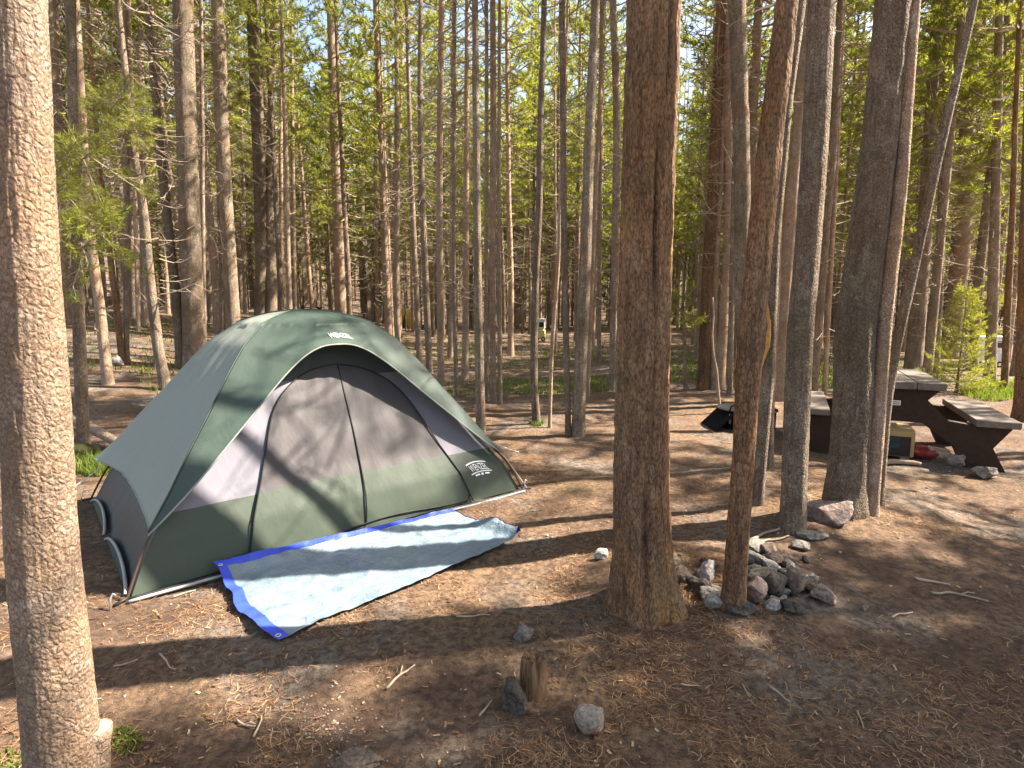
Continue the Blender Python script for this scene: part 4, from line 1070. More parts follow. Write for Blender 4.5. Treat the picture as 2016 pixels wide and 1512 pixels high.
# broken stub at the foot of the left trunk
sb = G(190, 1512 + 60); P = np.array([[sb[0] - 0.02, sb[1] + 0.02, sb[2] - 0.02], at(186, 1500, sb[1]), at(192, 1432, sb[1] + 0.01)])
mb = MB(); mb.tube(np.array([P[0] + (P[2] - P[0]) * f for f in np.linspace(0, 1, 10)]), 0.036 + 0.004 * noise3(np.arange(10) * 1.3, 0, 0, 5), 14); st_ = part('broken_stub', mb, M['bark_tan'], left)
mb = MB(); mb.tube(np.array([P[2] + [0, 0, -0.004], P[2] + [0.001, 0, 0.004]]), [0.036, 0.03], 14); part('broken_end', mb, M['cutwood'], st_)
NEAR = [
 ([(1443, 1197, 43), (1464, 900, 40), (1474, 720, 47), (1506, 370, 48), (1550, 0, 40)], 15, 9, 'bark_rust', 'slim brown pine growing out of the rock heap, leaning right', 44, .03, .006),
 ([(1490, 990, 24), (1512, 720, 27), (1522, 480, 24), (1548, 200, 24), (1576, 0, 22)], 15, 8, 'bark_grey', 'grey pine with a yellow bare wood scar, hugging the back of the slim brown pine', 30, .04, .004),
 ([(1562, 1040, 44), (1566, 870, 47), (1575, 650, 47), (1588, 520, 47), (1606, 260, 48), (1618, 0, 50)], 16, 9, 'bark_grey', 'straight grey pine left of the pinkish boulder, sunlit down its right side', 48, .03, .005),
 ([(1661, 1005, 70), (1675, 860, 68), (1683, 650, 71), (1699, 530, 66), (1733, 265, 62), (1760, 0, 65)], 17, 9, 'bark_grey', 'thick leaning grey pine rising behind the pinkish boulder', 60, .03, .006),
 ([(1712, 1012, 28), (1725, 850, 28), (1738, 650, 28), (1752, 530, 29), (1772, 370, 26), (1800, 0, 22)], 15, 8, 'bark_tan', 'narrow pale pine pressed against the right side of the thick leaning pine', 36, .04, .005),
 ([(1729, 995, 18), (1746, 780, 19), (1762, 690, 18), (1799, 530, 18), (1844, 320, 18), (1882, 160, 15), (1919, 0, 14)], 12, 7, 'bark_grey', 'thin pine leaning far to the right over the picnic table', 22, .06, .003),
 ([(1533, 790, 27), (1540, 650, 27), (1556, 420, 24), (1575, 200, 20), (1588, 0, 18)], 16, 8, 'bark_tan', 'pale sunlit pine half hidden behind the scarred grey pine', 22, .08, .003),
 ([(1508, 922, 26), (1512, 780, 25), (1522, 600, 24), (1530, 400, 20), (1540, 0, 15)], 14, 7, 'bark_grey', 'dull pine with its foot in shade between slim pine and straight grey pine', 22, .08, .003),
 ([(1470, 800, 22), (1458, 600, 24), (1462, 400, 30), (1458, 200, 32), (1450, 0, 33)], 16, 9, 'bark_grey', 'dark straight pine rising behind the upper part of the slim brown pine', 26, .06, .004),
 ([(1384, 768, 22), (1392, 560, 22), (1402, 400, 21), (1416, 80, 18), (1420, 0, 17)], 15, 8, 'bark_rust', 'reddish brown pine left of its two close neighbours, beyond the fire ring', 16, .1, .003),
 ([(1404, 768, 14), (1407, 560, 14), (1420, 300, 12), (1432, 0, 10)], 13, 7, 'bark_tan', 'thin middle pine of the close trio beyond the fire ring', 12, .15, 0),
 ([(1414, 768, 24), (1423, 620, 21), (1434, 480, 19), (1434, 300, 18), (1432, 0, 15)], 15, 8, 'bark_tan', 'brightly sunlit right pine of the close trio beyond the fire ring', 16, .1, .003),
 ([(1437, 775, 11), (1440, 600, 11), (1446, 300, 9), (1450, 0, 8)], 13, 7, 'bark_far', 'thin dim pine right of the sunlit trio pine', 10, .2, 0),
 ([(1600, 775, 17), (1612, 620, 17), (1625, 450, 17), (1640, 300, 15), (1655, 0, 12)], 14, 6, 'bark_far', 'brown pine showing between the straight grey pine and the thick leaning pine', 12, .15, 0),
 ([(1623, 775, 9), (1634, 560, 9), (1648, 300, 8), (1662, 0, 6)], 13, 6, 'bark_tan', 'very thin sunlit pine just left of the thick leaning pine', 10, .2, 0),
 ([(1797, 738, 31), (1808, 590, 27), (1820, 450, 24), (1834, 200, 20), (1846, 0, 17)], 17, 7, 'bark_grey', 'sturdy pine directly behind the picnic tabletop', 20, .1, .004),
 ([(1841, 736, 14), (1848, 590, 15), (1852, 450, 14), (1860, 200, 12), (1866, 0, 10)], 15, 7, 'bark_far', 'dark slim pine between the sturdy pine and the broad pine behind the table', 12, .15, 0),
 ([(1868, 705, 30), (1888, 530, 32), (1896, 400, 30), (1907, 200, 24), (1922, 0, 21)], 18, 6, 'bark_tan', 'broad pale pine behind the bright young conifer', 20, .1, .003),
 ([(1949, 752, 20), (1954, 600, 19), (1960, 400, 17), (1968, 0, 13)], 15, 6, 'bark_far', 'pine standing before the white camper at the right', 12, .15, 0),
 ([(1977, 768, 12), (1984, 600, 12), (1994, 400, 10), (2008, 0, 8)], 13, 5, 'bark_rust', 'thin reddish pine right of the white camper', 10, .2, 0),
 ([(2020, 826, 40), (2019, 700, 30), (2026, 400, 26), (2036, 0, 22)], 16, 6, 'bark_rust', 'dark flared pine base cut by the right edge of the photo', 24, .08, .004),
 # middle, behind and right of the tent
 ([(1206, 768, 16), (1210, 560, 16), (1216, 200, 15), (1205, 0, 14)], 16, 8, 'bark_far', 'brown pine showing just left of the thick rust brown trunk', 16, .12, .002),
 ([(1138, 858, 26), (1144, 700, 25), (1152, 520, 24), (1160, 280, 20), (1172, 0, 16)], 16, 8, 'bark_grey', 'thicker grey pine of the close pair in the open ground right of the tent', 24, .08, .004),
 ([(1119, 858, 12), (1115, 700, 12), (1110, 450, 12), (1107, 0, 12)], 15, 8, 'bark_grey', 'slimmer left pine of the close pair right of the tent', 14, .12, .002),
 ([(1156, 780, 10), (1163, 600, 10), (1173, 380, 9), (1184, 110, 7)], 13, 7, 'bark_tan', 'thin pale pine just behind the thicker pine of the close pair', 10, .2, 0),
 ([(1179, 712, 9), (1180, 560, 9), (1182, 300, 8), (1184, 0, 7)], 14, 7, 'bark_far', 'far thin pine between the close pair and the rust brown trunk', 8, .3, 0),
 ([(1057, 836, 16), (1051, 760, 15), (1052, 600, 14), (1062, 400, 13), (1064, 230, 12), (1072, 0, 11)], 16, 8, 'bark_grey', 'slightly crooked grey pine standing alone with moss at its foot', 18, .1, .003),
 ([(1082, 842, 7), (1086, 690, 8), (1099, 520, 8), (1106, 300, 6)], 9, 6, 'bark_tan', 'thin crooked young pine between the mossy footed pine and the close pair', 10, .15, 0),
 ([(947, 850, 19), (943, 700, 18), (941, 570, 16), (938, 340, 15), (935, 0, 12)], 16, 8, 'bark_grey', 'grey pine rising right behind the right slope of the tent', 20, .1, .003),
 ([(971, 790, 13), (969, 600, 12), (971, 280, 12), (970, 0, 11)], 15, 7, 'bark_tan', 'pale pine in the row right of the tent, second in it', 14, .15, .002),
 ([(985, 795, 9), (983, 600, 9), (982, 300, 8), (984, 0, 6)], 14, 7, 'bark_far', 'thin pine at the right end of the row beside the tent', 10, .2, 0),
 ([(959, 787, 9), (957, 600, 9), (958, 300, 8), (958, 0, 7)], 14, 7, 'bark_far', 'thin pine squeezed behind the grey one at the tent slope', 10, .2, 0),
 ([(915, 745, 14), (917, 600, 13), (918, 300, 11), (920, 0, 9)], 15, 7, 'bark_tan', 'pale footed pine seen over the right shoulder of the tent', 12, .2, 0),
 ([(899, 780, 8), (894, 600, 9), (893, 400, 8), (896, 0, 6)], 14, 7, 'bark_far', 'thin dark pine left of the pale footed one over the tent shoulder', 10, .2, 0),
 ([(868, 757, 13), (866, 560, 13), (865, 280, 12), (870, 0, 12)], 15, 8, 'bark_tan', 'straight light pine above the right half of the tent roof', 14, .15, .002),
 ([(846, 735, 13), (838, 560, 13), (830, 360, 12), (826, 160, 10), (829, 0, 9)], 15, 8, 'bark_grey', 'bent grey pine left of the straight light one above the tent roof', 14, .15, .002),
 ([(826, 711, 11), (816, 500, 11), (808, 300, 9), (800, 0, 7)], 14, 7, 'bark_far', 'brown pine rising just right of the pale speckled pine over the roof', 10, .2, 0),
 ([(784, 672, 17), (778, 520, 16), (780, 340, 14), (788, 120, 14), (791, 0, 13)], 16, 8, 'bark_tan', 'pale speckled pine above the tent roof, right of the two roof prints', 14, .15, .002),
 ([(744, 660, 8), (741, 500, 8), (738, 300, 7), (739, 0, 6)], 14, 7, 'bark_far', 'very thin pine left of the pale speckled pine', 8, .3, 0),
 ([(673, 655, 22), (668, 520, 20), (660, 300, 18), (656, 180, 16), (650, 0, 14)], 16, 9, 'bark_tan', 'sunlit pinkish pine rising right behind the tent peak', 18, .12, .003),
 ([(533, 662, 24), (534, 560, 22), (531, 420, 16), (532, 250, 13), (540, 0, 12)], 15, 8, 'bark_grey', 'grey pine crossing in front of the dark trunk left of the tent peak', 18, .12, .003),
 ([(511, 660, 22), (514, 520, 22), (510, 300, 24), (503, 120, 26), (498, 0, 27)], 17, 9, 'bark_grey', 'thick dark pine behind the crossing grey pine left of the tent peak', 18, .12, .003),
 ([(556, 640, 9), (554, 500, 9), (552, 300, 8), (556, 0, 6)], 14, 6, 'bark_tan', 'thin light pine between the crossing pine and the tent peak', 8, .3, 0),
 ([(581, 640, 9), (578, 500, 9), (576, 300, 8), (574, 0, 6)], 14, 6, 'bark_far', 'thin pine just left of the tent peak', 8, .3, 0),
 ([(462, 676, 27), (452, 520, 26), (445, 400, 25), (436, 240, 25), (429, 0, 26)], 16, 9, 'bark_grey', 'stout brown grey pine above the left tent slope', 20, .12, .003),
 ([(440, 668, 14), (437, 500, 13), (430, 300, 11), (424, 0, 8)], 14, 7, 'bark_far', 'slimmer pine close behind the stout brown grey one', 10, .2, 0),
 ([(385, 724, 40), (378, 560, 39), (372, 400, 38), (367, 240, 37), (360, 0, 37)], 18, 9.5, 'bark_grey', 'thickest lichen grey pine on the left, touching the left tent slope', 28, .08, .004),
 ([(403, 695, 9), (400, 520, 9), (398, 300, 8), (396, 0, 7)], 14, 7, 'bark_far', 'thin pine at the right side of the thickest lichen grey pine', 8, .3, 0),
 ([(357, 722, 18), (346, 575, 18), (331, 450, 17), (311, 250, 15), (299, 120, 12), (290, 0, 10)], 14, 8, 'bark_grey', 'pine leaning left just beside the thickest lichen grey pine', 16, .12, .003),
 ([(328, 766, 21), (313, 700, 20), (296, 560, 18), (284, 420, 15), (262, 290, 13), (246, 130, 11), (232, 0, 10)], 13, 8, 'bark_grey', 'curved pine leaning left across the slope, left of the tent', 16, .12, .003),
 ([(286, 642, 15), (283, 500, 14), (280, 300, 12), (276, 0, 9)], 15, 7, 'bark_far', 'straight pine farther up the bank behind the curved one', 10, .2, 0),
 ([(249, 714, 10), (249, 560, 10), (250, 350, 9), (246, 0, 7)], 13, 7, 'bark_far', 'thin upright pine beside the white rock on the bank', 10, .2, 0),
 ([(241, 716, 12), (226, 580, 11), (208, 430, 10), (192, 300, 8), (172, 0, 6)], 12, 7, 'bark_rust', 'thin dark red pine leaning left, next to the thin upright one', 10, .2, 0),
 ([(213, 757, 20), (196, 600, 18), (180, 480, 16), (170, 380, 14), (163, 240, 13), (150, 0, 12)], 13, 7, 'bark_tan', 'orange brown pine with a swept foot on the left bank', 16, .12, .003),
 ([(165, 893, 22), (157, 700, 22), (153, 560, 20), (148, 340, 18), (142, 150, 17), (138, 0, 17)], 15, 7, 'bark_grey', 'grey pine standing behind the two fallen logs', 20, .1, .003),
 ([(133, 636, 28), (124, 500, 28), (112, 300, 28), (98, 0, 28)], 17, 8, 'bark_far', 'dark broad pine half hidden by the nearest left trunk', 16, .15, .003),
 ([(262, 628, 10), (259, 480, 9), (256, 250, 8), (252, 0, 6)], 14, 6, 'bark_far', 'far thin pine on the bank between two boulders', 8, .3, 0),
 ([(272, 650, 8), (268, 480, 8), (262, 250, 7), (255, 0, 5)], 13, 6, 'bark_tan', 'far pale whip of a pine on the bank, left of the straight one', 8, .3, 0),
 ([(1350, 768, 8), (1347, 660, 7), (1345, 590, 4)], 2.0, 9, 'bark_far', 'little pine sapling with a tuft of foliage left of the reddish trio', 8, .2, 0),
]
placed = []
for (pts, H, ca, bk, lab, ns, stp, am) in NEAR:
    far = pts[0][1] < 800 and len(pts) > 3
    if pts[0][0] > 1780 and H > 3: ca = min(ca, 4.2) if pts[0][1] < 760 else 6.0
    r_, P_, R_ = px_pine(pts, H, ca, bk, lab, None, nseg=ns, step=stp, amp=am, crown=H > 3, fine=pts[0][0] > 1780, cscale=1.1 if pts[0][0] > 1780 else (0.8 if pts[0][2] < 13 else 1.0), dead=(DEADS if pts[0][1] < 790 else DEADS_HI) if H > 3 else None)
    placed.append((P_[0][0], P_[0][1]))
    if 'scar' in lab:
        mb = MB(); s = np.linspace(0, 1, 24); g_ = P_[0]
        xs = np.interp(s, [0, .3, .65, 1], [1500, 1513, 1516, 1510]); ys = 722 - 128 * s
        Q = np.array([at(x, y, g_[1] - R_[1] * 0.93) for x, y in zip(xs, ys)]); wd = 0.013 * np.sin(np.pi * np.clip(s * .94 + .03, 0, 1)) ** .6 + .004 * noise3(s * 9, 0, 0, 3) + .003
        mb.grid(np.stack([Q + [0, 0.014, 0] - np.stack([wd, 0 * wd, 0 * wd], 1), Q - np.stack([wd * .5, .004 + 0 * wd, 0 * wd], 1), Q + np.stack([wd * .5, -.004 + 0 * wd, 0 * wd], 1), Q + [0, 0.014, 0] + np.stack([wd, 0 * wd, 0 * wd], 1)], 1))
        part('bare_wood', mb, M['scar'] if 'scar' in M else M.setdefault('scar', plain('bare_yellow_wood', (0.52, 0.27, 0.075), 0.6, 0.25, 20)), r_)
    if 'sapling' in lab:
        c = link('crown', crown_mesh(301, 0.75, 0.24, 16, 'needles', 8, 0.08, 0.012, 0.06), r_); c.location = (P_[1] - P_[0]).tolist()

# live limbs hanging low on two of them
def live_limb(base, tip, seed, parent, fol='needles', dense=0.05):
    rg = np.random.default_rng(seed); wood = Wood(); pts, dirs = [], []
    s = np.linspace(0, 1, 9)[:, None]; P = base * (1 - s) + tip * s; P[:, 2] += 0.08 * np.sin(np.pi * s[:, 0]) + 0.02 * rg.normal(size=9).cumsum() * 0.3
    wood.add(P, 0.012, 0.004); foliage_on(rg, P, wood, pts, dirs, dense, 0.3, 0.30)
    for k in range(4):
        i = 3 + k; q = P[i] + norm(P[i] - P[i - 1] + rg.normal(size=3) * 0.5) * 0.45; L_ = np.linspace(0, 1, 5)[:, None]; B = P[i] * (1 - L_) + q * L_
        wood.add(B, 0.006, 0.003); foliage_on(rg, B, wood, pts, dirs, dense, 0.2, 0.25)
    leaf = blades(np.array(pts), np.array(dirs), 12, 0.075, 0.006, 0.6, rg)
    o = link('limb', two_mat_mesh('limb', wood.verts() - worldloc(parent), leaf - worldloc(parent), [M['twig'], M[fol]]), parent)
    return o
byname = lambda key: next(o for o in COL.objects if o.get("label", "").find(key) >= 0)
t_ = byname('standing behind the two fallen logs'); y0 = t_.location[1]
for i, (a, b) in enumerate((((150, 340), (100, 330)), ((150, 355), (182, 300)), ((152, 410), (100, 440)), ((152, 430), (185, 470)), ((154, 480), (172, 520)), ((152, 390), (108, 390)))):
    live_limb(at(*a, y0), at(*b, y0 - 0.6), 400 + i, t_)
t_ = byname('curved pine leaning left'); y0 = t_.location[1]
for i, (a, b) in enumerate((((250, 190), (215, 215)), ((252, 200), (236, 262)), ((250, 210), (268, 250)), ((255, 230), (210, 270)), ((250, 215), (225, 240)), ((256, 240), (280, 290)))):
    live_limb(at(*a, y0), at(*b, y0 - 0.4), 420 + i, t_)
t_ = byname('broad pale pine behind'); y0 = t_.location[1]
for i, (a, b) in enumerate((((1890, 570), (2000, 606)), ((1893, 575), (1960, 600)), ((1890, 640), (1968, 690)), ((1898, 420), (1955, 380)), ((1900, 400), (1990, 350)), ((1896, 450), (1930, 410)), ((1898, 350), (1862, 330)), ((1900, 380), (1850, 400)))):
    live_limb(at(*a, y0), at(*b, y0 - 1.2), 440 + i, t_, 'needles_young' if i < 3 else 'needles')

# bright young conifer behind the table
g = G(1883, 772)
root = thing('young_conifer', 'bright yellow green young conifer behind the picnic table bench', 'young conifer', g)
hh = 195 * depth(g) / F
mb = MB(); mb.tube(np.stack([g + [0, 0, hh * f] for f in np.linspace(-.02, 1, 8)]), np.linspace(0.025, 0.004, 8), 8); part('trunk', mb, M['bark_far'], root)
rg = np.random.default_rng(5); wood = Wood(); pts, dirs = [], []
for wh in range(14):
    f = 0.05 + 0.92 * wh / 13
    for k_ in range(7):
        ln = (0.50 * (1 - f) ** 0.8 + 0.07) * rg.uniform(0.7, 1.15)
        P = limb(rg, g + [0, 0, hh * f], k_ * 0.9 + wh * 1.3 + rg.normal() * .2, ln, math.radians(5 + 25 * f), 0.25)
        wood.add(P, 0.006, 0.003); foliage_on(rg, P, wood, pts, dirs, 0.05, 0.15, 0.13)
leaf = blades(np.array(pts), np.array(dirs), 8, 0.05, 0.008, 0.7, rg)
link('crown', two_mat_mesh('crown', wood.verts() - g, leaf - g, [M['twig'], M['needles_young']]), root)

# --- the dense stand behind: single pines, then the far wood
def place_ok(x, y, dmin):
    return all((x - a) ** 2 + (y - b) ** 2 > dmin * dmin for a, b in placed)
def front_row(px):
    """nearest distance at which an unmeasured pine may stand, by photo column"""
    return float(np.interp(px, [-400, 0, 130, 400, 950, 1000, 1200, 1330, 1560, 1800, 2016, 2400], [9, 13, 17, 17, 14, 17, 17, 12, 12, 12, 12.5, 10]))
ZONES = [
 (-9e9, 420, 'slender grey brown pine in the dense stand up the left bank', 'dense stand of pines on the left bank'),
 (420, 900, 'slender grey brown pine in the dense stand behind the tent', 'dense stand of pines behind the tent'),
 (900, 1230, 'slender pine in the far stand between tent and rust brown trunk', 'far stand of pines beyond the open ground'),
 (1230, 1640, 'slender grey brown pine in the stand beyond the fire ring', 'stand of pines beyond the fire ring'),
 (1640, 9e9, 'slender grey brown pine in the dark stand beyond the picnic table', 'dark stand of pines beyond the picnic table'),
]
count = 0; tries = 0
while count < 208 and tries < 20000:
    tries += 1
    az = rnd.uniform(-45, 45); d = math.sqrt(rnd.uniform(11 ** 2, 42 ** 2))
    x, y = d * math.sin(math.radians(az)), d * math.cos(math.radians(az))
    px = 1008 + F * x / (y * CP + 0.2)
    if d < front_row(px) or not place_ok(x, y, 0.75): continue
    placed.append((x, y)); count += 1
    z = float(ground_z(x, y)); base = np.array([x, y, z])
    r = rnd.uniform(0.045, 0.125); H = 10 + r * 55 + rnd.uniform(-1.5, 2.0)
    lx, ly = rnd.gauss(0, 0.012), rnd.gauss(0, 0.012)
    path = [base, base + [lx * 2 + rnd.gauss(0, .04), ly * 2, 2.0], base + [lx * 5 + rnd.gauss(0, .06), ly * 5, 5.0]]
    zn = next(q for q in ZONES if q[0] <= px < q[1])
    ca = rnd.uniform(3.8, 7.0) if d > 19 else rnd.uniform(5.0, 7.5)
    if px > 1250: ca = rnd.uniform(2.4, 5.0)
    pine(base, path, [r, r * .92, r * .8], H, min(ca, H - 4.5), M[('bark_far', 'bark_far', 'bark_tan', 'bark_grey')[count % 4]], zn[2], zn[3], nseg=9, step=0.5, dead=DEADS, cscale=rnd.uniform(0.85, 1.2))

# unseen pines around the clearing, added and sized to shade it
SIDE = [(9.0, 6.2, 13.5), (7.4, 2.4, 10.2), (8.1, 3.1, 9.8), (7.8, 3.7, 9.2), (8.8, 2.4, 10.6), (9.1, 3.5, 9.6), (6.9, 3.1, 9.0), (9.9, 2.9, 10), (6.6, 1.9, 10), (10.2, 6.6, 15), (7.6, 0.3, 16), (8.2, 1.1, 14), (8.8, -1.7, 15),
        (12.0, 0.0, 16), (14.6, 3.4, 17), (4.7, -3.7, 16), (2.7, -7.5, 15), (-3.7, -6.5, 16), (-8.2, -4.7, 17), (-8.4, 0.7, 15), (-6.2, 3.1, 15), (1.0, -11, 17), (-11.2, 4.1, 16)]
for i, (x, y, h_) in enumerate(SIDE):
    base = np.array([x, y, float(ground_z(x, y))]); r = rnd.uniform(0.08, 0.14)
    pine(base, [base, base + [rnd.gauss(0, .05), 0, 3.0]], [r, r * .9], h_, h_ * (0.4 if i > 8 or i == 0 else 0.34), M['bark_grey'], 'tall unseen grey pine beside the clearing, added so its crown shades the camp', 'unseen pines around the clearing', nseg=14, step=0.25, dead=DEADS_HI, cscale=0.95 if i > 8 or i == 0 else 1.5)

def far_wood():
    rg = np.random.default_rng(77)
    wood, leafs = [], []
    cr = []
    for k_ in range(3):
        w_ = Wood(); pts, dirs = [], []
        for i in range(34):
            f = (i + rg.uniform()) / 34; P = limb(rg, np.array([0, 0, 7.0 * f]), i * 2.4, (1.3 * (1 - f ** 1.5) + .15) * rg.uniform(.6, 1.2), math.radians(rg.uniform(-15, 30)), 0.3, 4)
            w_.add(P, 0.02, 0.006)
            for s in (0.4, 0.6, 0.8, 1.0): pts.append(P[0] + (P[-1] - P[0]) * s); dirs.append(norm(P[-1] - P[0]))
        lf = blades(np.array(pts), np.array(dirs), 7, 0.34, 0.10, 0.9, rg)
        for i in range(26):
            P = limb(rg, np.array([0, 0, -rg.uniform(0.2, 5.5)]), rg.uniform(0, 6.28), rg.uniform(.3, 1.1), math.radians(rg.uniform(-20, 25)), 0.2, 3); w_.add(P, 0.014, 0.006)
        cr.append((w_.verts(), lf))
    for i in range(1350):
        az = rg.uniform(-52, 52); d = rg.uniform(36, 100)
        x, y = d * math.sin(math.radians(az)), d * math.cos(math.radians(az)); z = float(ground_z(x, y, False)); r = rg.uniform(.07, .15); H = rg.uniform(13, 18)
        t = Wood(); ln = rg.normal(size=2) * .015
        t.add(np.array([[x, y, z - .1], [x + ln[0] * 6, y + ln[1] * 6, z + 6], [x + ln[0] * H, y + ln[1] * H, z + H]]), r, .03)
        wood.append(t.verts())
        w_, lf = cr[i % 3]; a = rg.uniform(0, 6.28); c, s = math.cos(a), math.sin(a); Rm = np.array([[c, s, 0], [-s, c, 0], [0, 0, 1]])
        o = np.array([x + ln[0] * 7, y + ln[1] * 7, z + (H - 7.4 - rg.uniform(0, 1.5) if i % 3 else rg.uniform(1.0, 5.0))])
        wood.append(w_ @ Rm + o); leafs.append(lf @ Rm + o)
    o = link('far_pine_forest', two_mat_mesh('far_pine_forest', np.concatenate(wood), np.concatenate(leafs), [M['bark_far'], M['needles']]))
    tag(o, 'far pine forest reading as one mass behind the single trunks', 'forest', None, 'stuff')
far_wood()

# ------------------------------------------------------------------ small far things
def far_camper(px, py, wpx, hpx, label, cols, cat='camper'):
    g = G(px, py); dd = depth(g) / F; w_, h = wpx * dd, hpx * dd
    root = thing('camper_trailer', label, cat, g)
    mb = MB(); mb.box(g + [0, w_ * .3, h * .30], w_, w_ * .6, h * .44, bev=0.04); part('lower_body', mb, M[cols[1]], root, False)
    mb = MB(); mb.box(g + [0, w_ * .3, h * .74], w_, w_ * .6, h * .44, bev=0.06); ub = part('upper_body', mb, M[cols[0]], root, False)
    mb = MB(); mb.box(g + [w_ * .12, -0.012, h * .74], w_ * .42, .03, h * .22, bev=0.01); part('window', mb, M['glass'], ub, False)
    mb = MB(); mb.box(g + [0, w_ * .3, h * .975], w_ * 1.03, w_ * .63, h * .04, bev=0.01); part('roof', mb, M[cols[0]], root, False)
    for s in (-.3, .3):
        c = g + [s * w_, 0.06, h * .1]; th = np.linspace(0, 2 * np.pi, 20)
        mb = MB(); mb.tube(np.array([c - [0, .07, 0], c + [0, .07, 0]]), h * .1, 16); wh = part('wheel', mb, M['black'], root, False)
        mb = MB(); mb.tube(np.array([c - [0, .075, 0], c - [0, .06, 0]]), h * .05, 12); part('rim', mb, M['steel'], wh, False)
M['paintw'] = plain('white_paint', (0.78, 0.77, 0.74), 0.4, 0.04, 3)
M['painty'] = plain('cream_yellow_paint', (0.66, 0.60, 0.26), 0.5, 0.05, 3)
M['painti'] = plain('lavender_grey_paint', (0.55, 0.55, 0.62), 0.4, 0.05, 3)
M['glass'] = plain('dark_glass', (0.02, 0.025, 0.03), 0.1, 0.1, 3, 0.6)
far_camper(1063, 672, 22, 44, 'small white over yellow camper glimpsed far off between the trunks right of the tent', ('paintw', 'painty'))
far_camper(1948, 724, 62, 62, 'white grey camper half hidden behind pines at the right', ('paintw', 'painti'))
def far_tent():
    g = G(797, 646); dd = depth(g) / F; w_, h = 34 * dd, 40 * dd
    M['yellow'] = fabric('yellow_tent_cloth', (0.62, 0.42, 0.05), .3)
    root = thing('yellow_tent', 'small yellow tent far behind the pale speckled pine', 'tent', g)
    mb = MB(); u = np.linspace(0, np.pi, 20)
    prof = lambda y, s: np.stack([g[0] - w_ / 2 * np.cos(u) * s, g[1] + y + 0 * u, g[2] + h * np.sin(u) ** .8 * s], 1)
    mb.grid(np.stack([prof(0, 1), prof(w_ * .5, .97), prof(w_, .8)])); part('canopy', mb, M['yellow'], root)
    mb = MB(); mb.add(np.concatenate([[g + [0, 0.01, 0]], prof(0.01, .99)]), [(0, i + 1, i + 2) for i in range(19)]); part('front_wall', mb, M['yellow'], root)
    mb = MB(); mb.add([g + [-w_ * .2, -.01, 0], g + [w_ * .2, -.01, 0], g + [0, -.01, h * .7]], [(0, 1, 2)]); part('door', mb, M['card_dark'], root)
far_tent()
def far_table():
    g = G(612, 622); dd = depth(g) / F; g[2] -= 0.02; w_ = 50 * dd
    root = thing('picnic_table', 'distant brown picnic table on grass, just over the tent peak', 'picnic table', g)
    h = 17 * dd
    mb = MB(); mb.box(g + [0, 0, h], w_, w_ * .35, h * .1, bev=.01); part('tabletop', mb, M['table_leg'], root, False)
    for s in (-1, 1):
        mb = MB(); mb.box(g + [0, s * w_ * .32, h * .55], w_, w_ * .13, h * .08, bev=.01); part('bench_seat', mb, M['table_leg'], root, False)
        mb = MB(); mb.box(g + [s * w_ * .34, 0, h * .5], w_ * .05, w_ * .3, h * .98); mb.box(g + [s * w_ * .345, 0, h * .46], w_ * .045, w_ * .66, h * .1); part('trestle', mb, M['table_leg'], root, False)
far_table()
g = G(412, 622); dd = depth(g) / F
root = thing('storage_locker', 'dark brown storage box far behind the thickest lichen grey pine', 'locker', g)
mb = MB(); mb.box(g + [0, .2, 18 * dd], 14 * dd, 14 * dd, 30 * dd, bev=.02); part('locker_body', mb, M['table_leg'], root, False)
mb = MB(); mb.box(g + [0, .2, 34 * dd], 15 * dd, 15 * dd, 2.5 * dd, bev=.01); part('lid', mb, M['table_leg'], root, False)
for s in (-1, 1):
    mb = MB(); mb.box(g + [s * 5 * dd, .2, 1.5 * dd], 2 * dd, 10 * dd, 4 * dd); part('foot', mb, M['table_leg'], root, False)

# ------------------------------------------------------------------ grass, needles, gravel
def grass():
    rg = np.random.default_rng(3); out = []
    for (px, py, rx, ry, n, h) in [(1060, 762, 120, 18, 1500, .06), (1180, 760, 60, 16, 600, .06), (1340, 720, 60, 40, 1300, .07), (1010, 700, 130, 26, 900, .08), (1150, 690, 90, 24, 700, .08), (1500, 715, 160, 30, 1300, .08), (1760, 735, 120, 24, 1200, .08), (880, 690, 120, 24, 700, .08), (1965, 770, 75, 24, 2000, .10), (1640, 745, 50, 25, 700, .12), (1455, 720, 40, 40, 500, .12), (185, 918, 45, 22, 900, .09),
                                   (245, 1450, 36, 26, 260, .012), (20, 1490, 40, 22, 160, .012), (625, 622, 60, 5, 1400, .25), (500, 640, 300, 20, 800, .10), (1240, 1190, 28, 10, 120, .04), (930, 760, 60, 30, 400, .06), (330, 740, 60, 40, 400, .08), (1057, 835, 14, 6, 160, .06), (250, 690, 120, 50, 500, .09)]:
        for _ in range(n):
            a = rg.uniform(0, 6.283); r = math.sqrt(rg.uniform(0, 1)); x, y = px + rx * r * math.cos(a), py + ry * r * math.sin(a)
            if y < 606: continue
            d = ray(x, y); 
            t = (CH - 0.0) / -d[2] if d[2] < -1e-3 else 60
            p = d * min(t, 60); 
            if x < 700 and y < 900 or t > 25: p = G(x, y)
            p = np.array([p[0], p[1], float(ground_z(p[0], p[1]))])
            hh = h * rg.uniform(.5, 1.4); wd = rg.uniform(.004, .009) * (1 + p[1] * .06); b = rg.uniform(0, 6.283); ln = rg.normal(size=2) * hh * .4
            s = np.array([math.cos(b), math.sin(b), 0]) * wd
            out += [p - s, p + s, p + [ln[0], ln[1], hh]]
    o = link('grass', tri_mesh('grass', np.array(out), 3, M['grass'])); tag(o, 'patches of short green grass between the pines', 'grass', None, 'stuff')
grass()
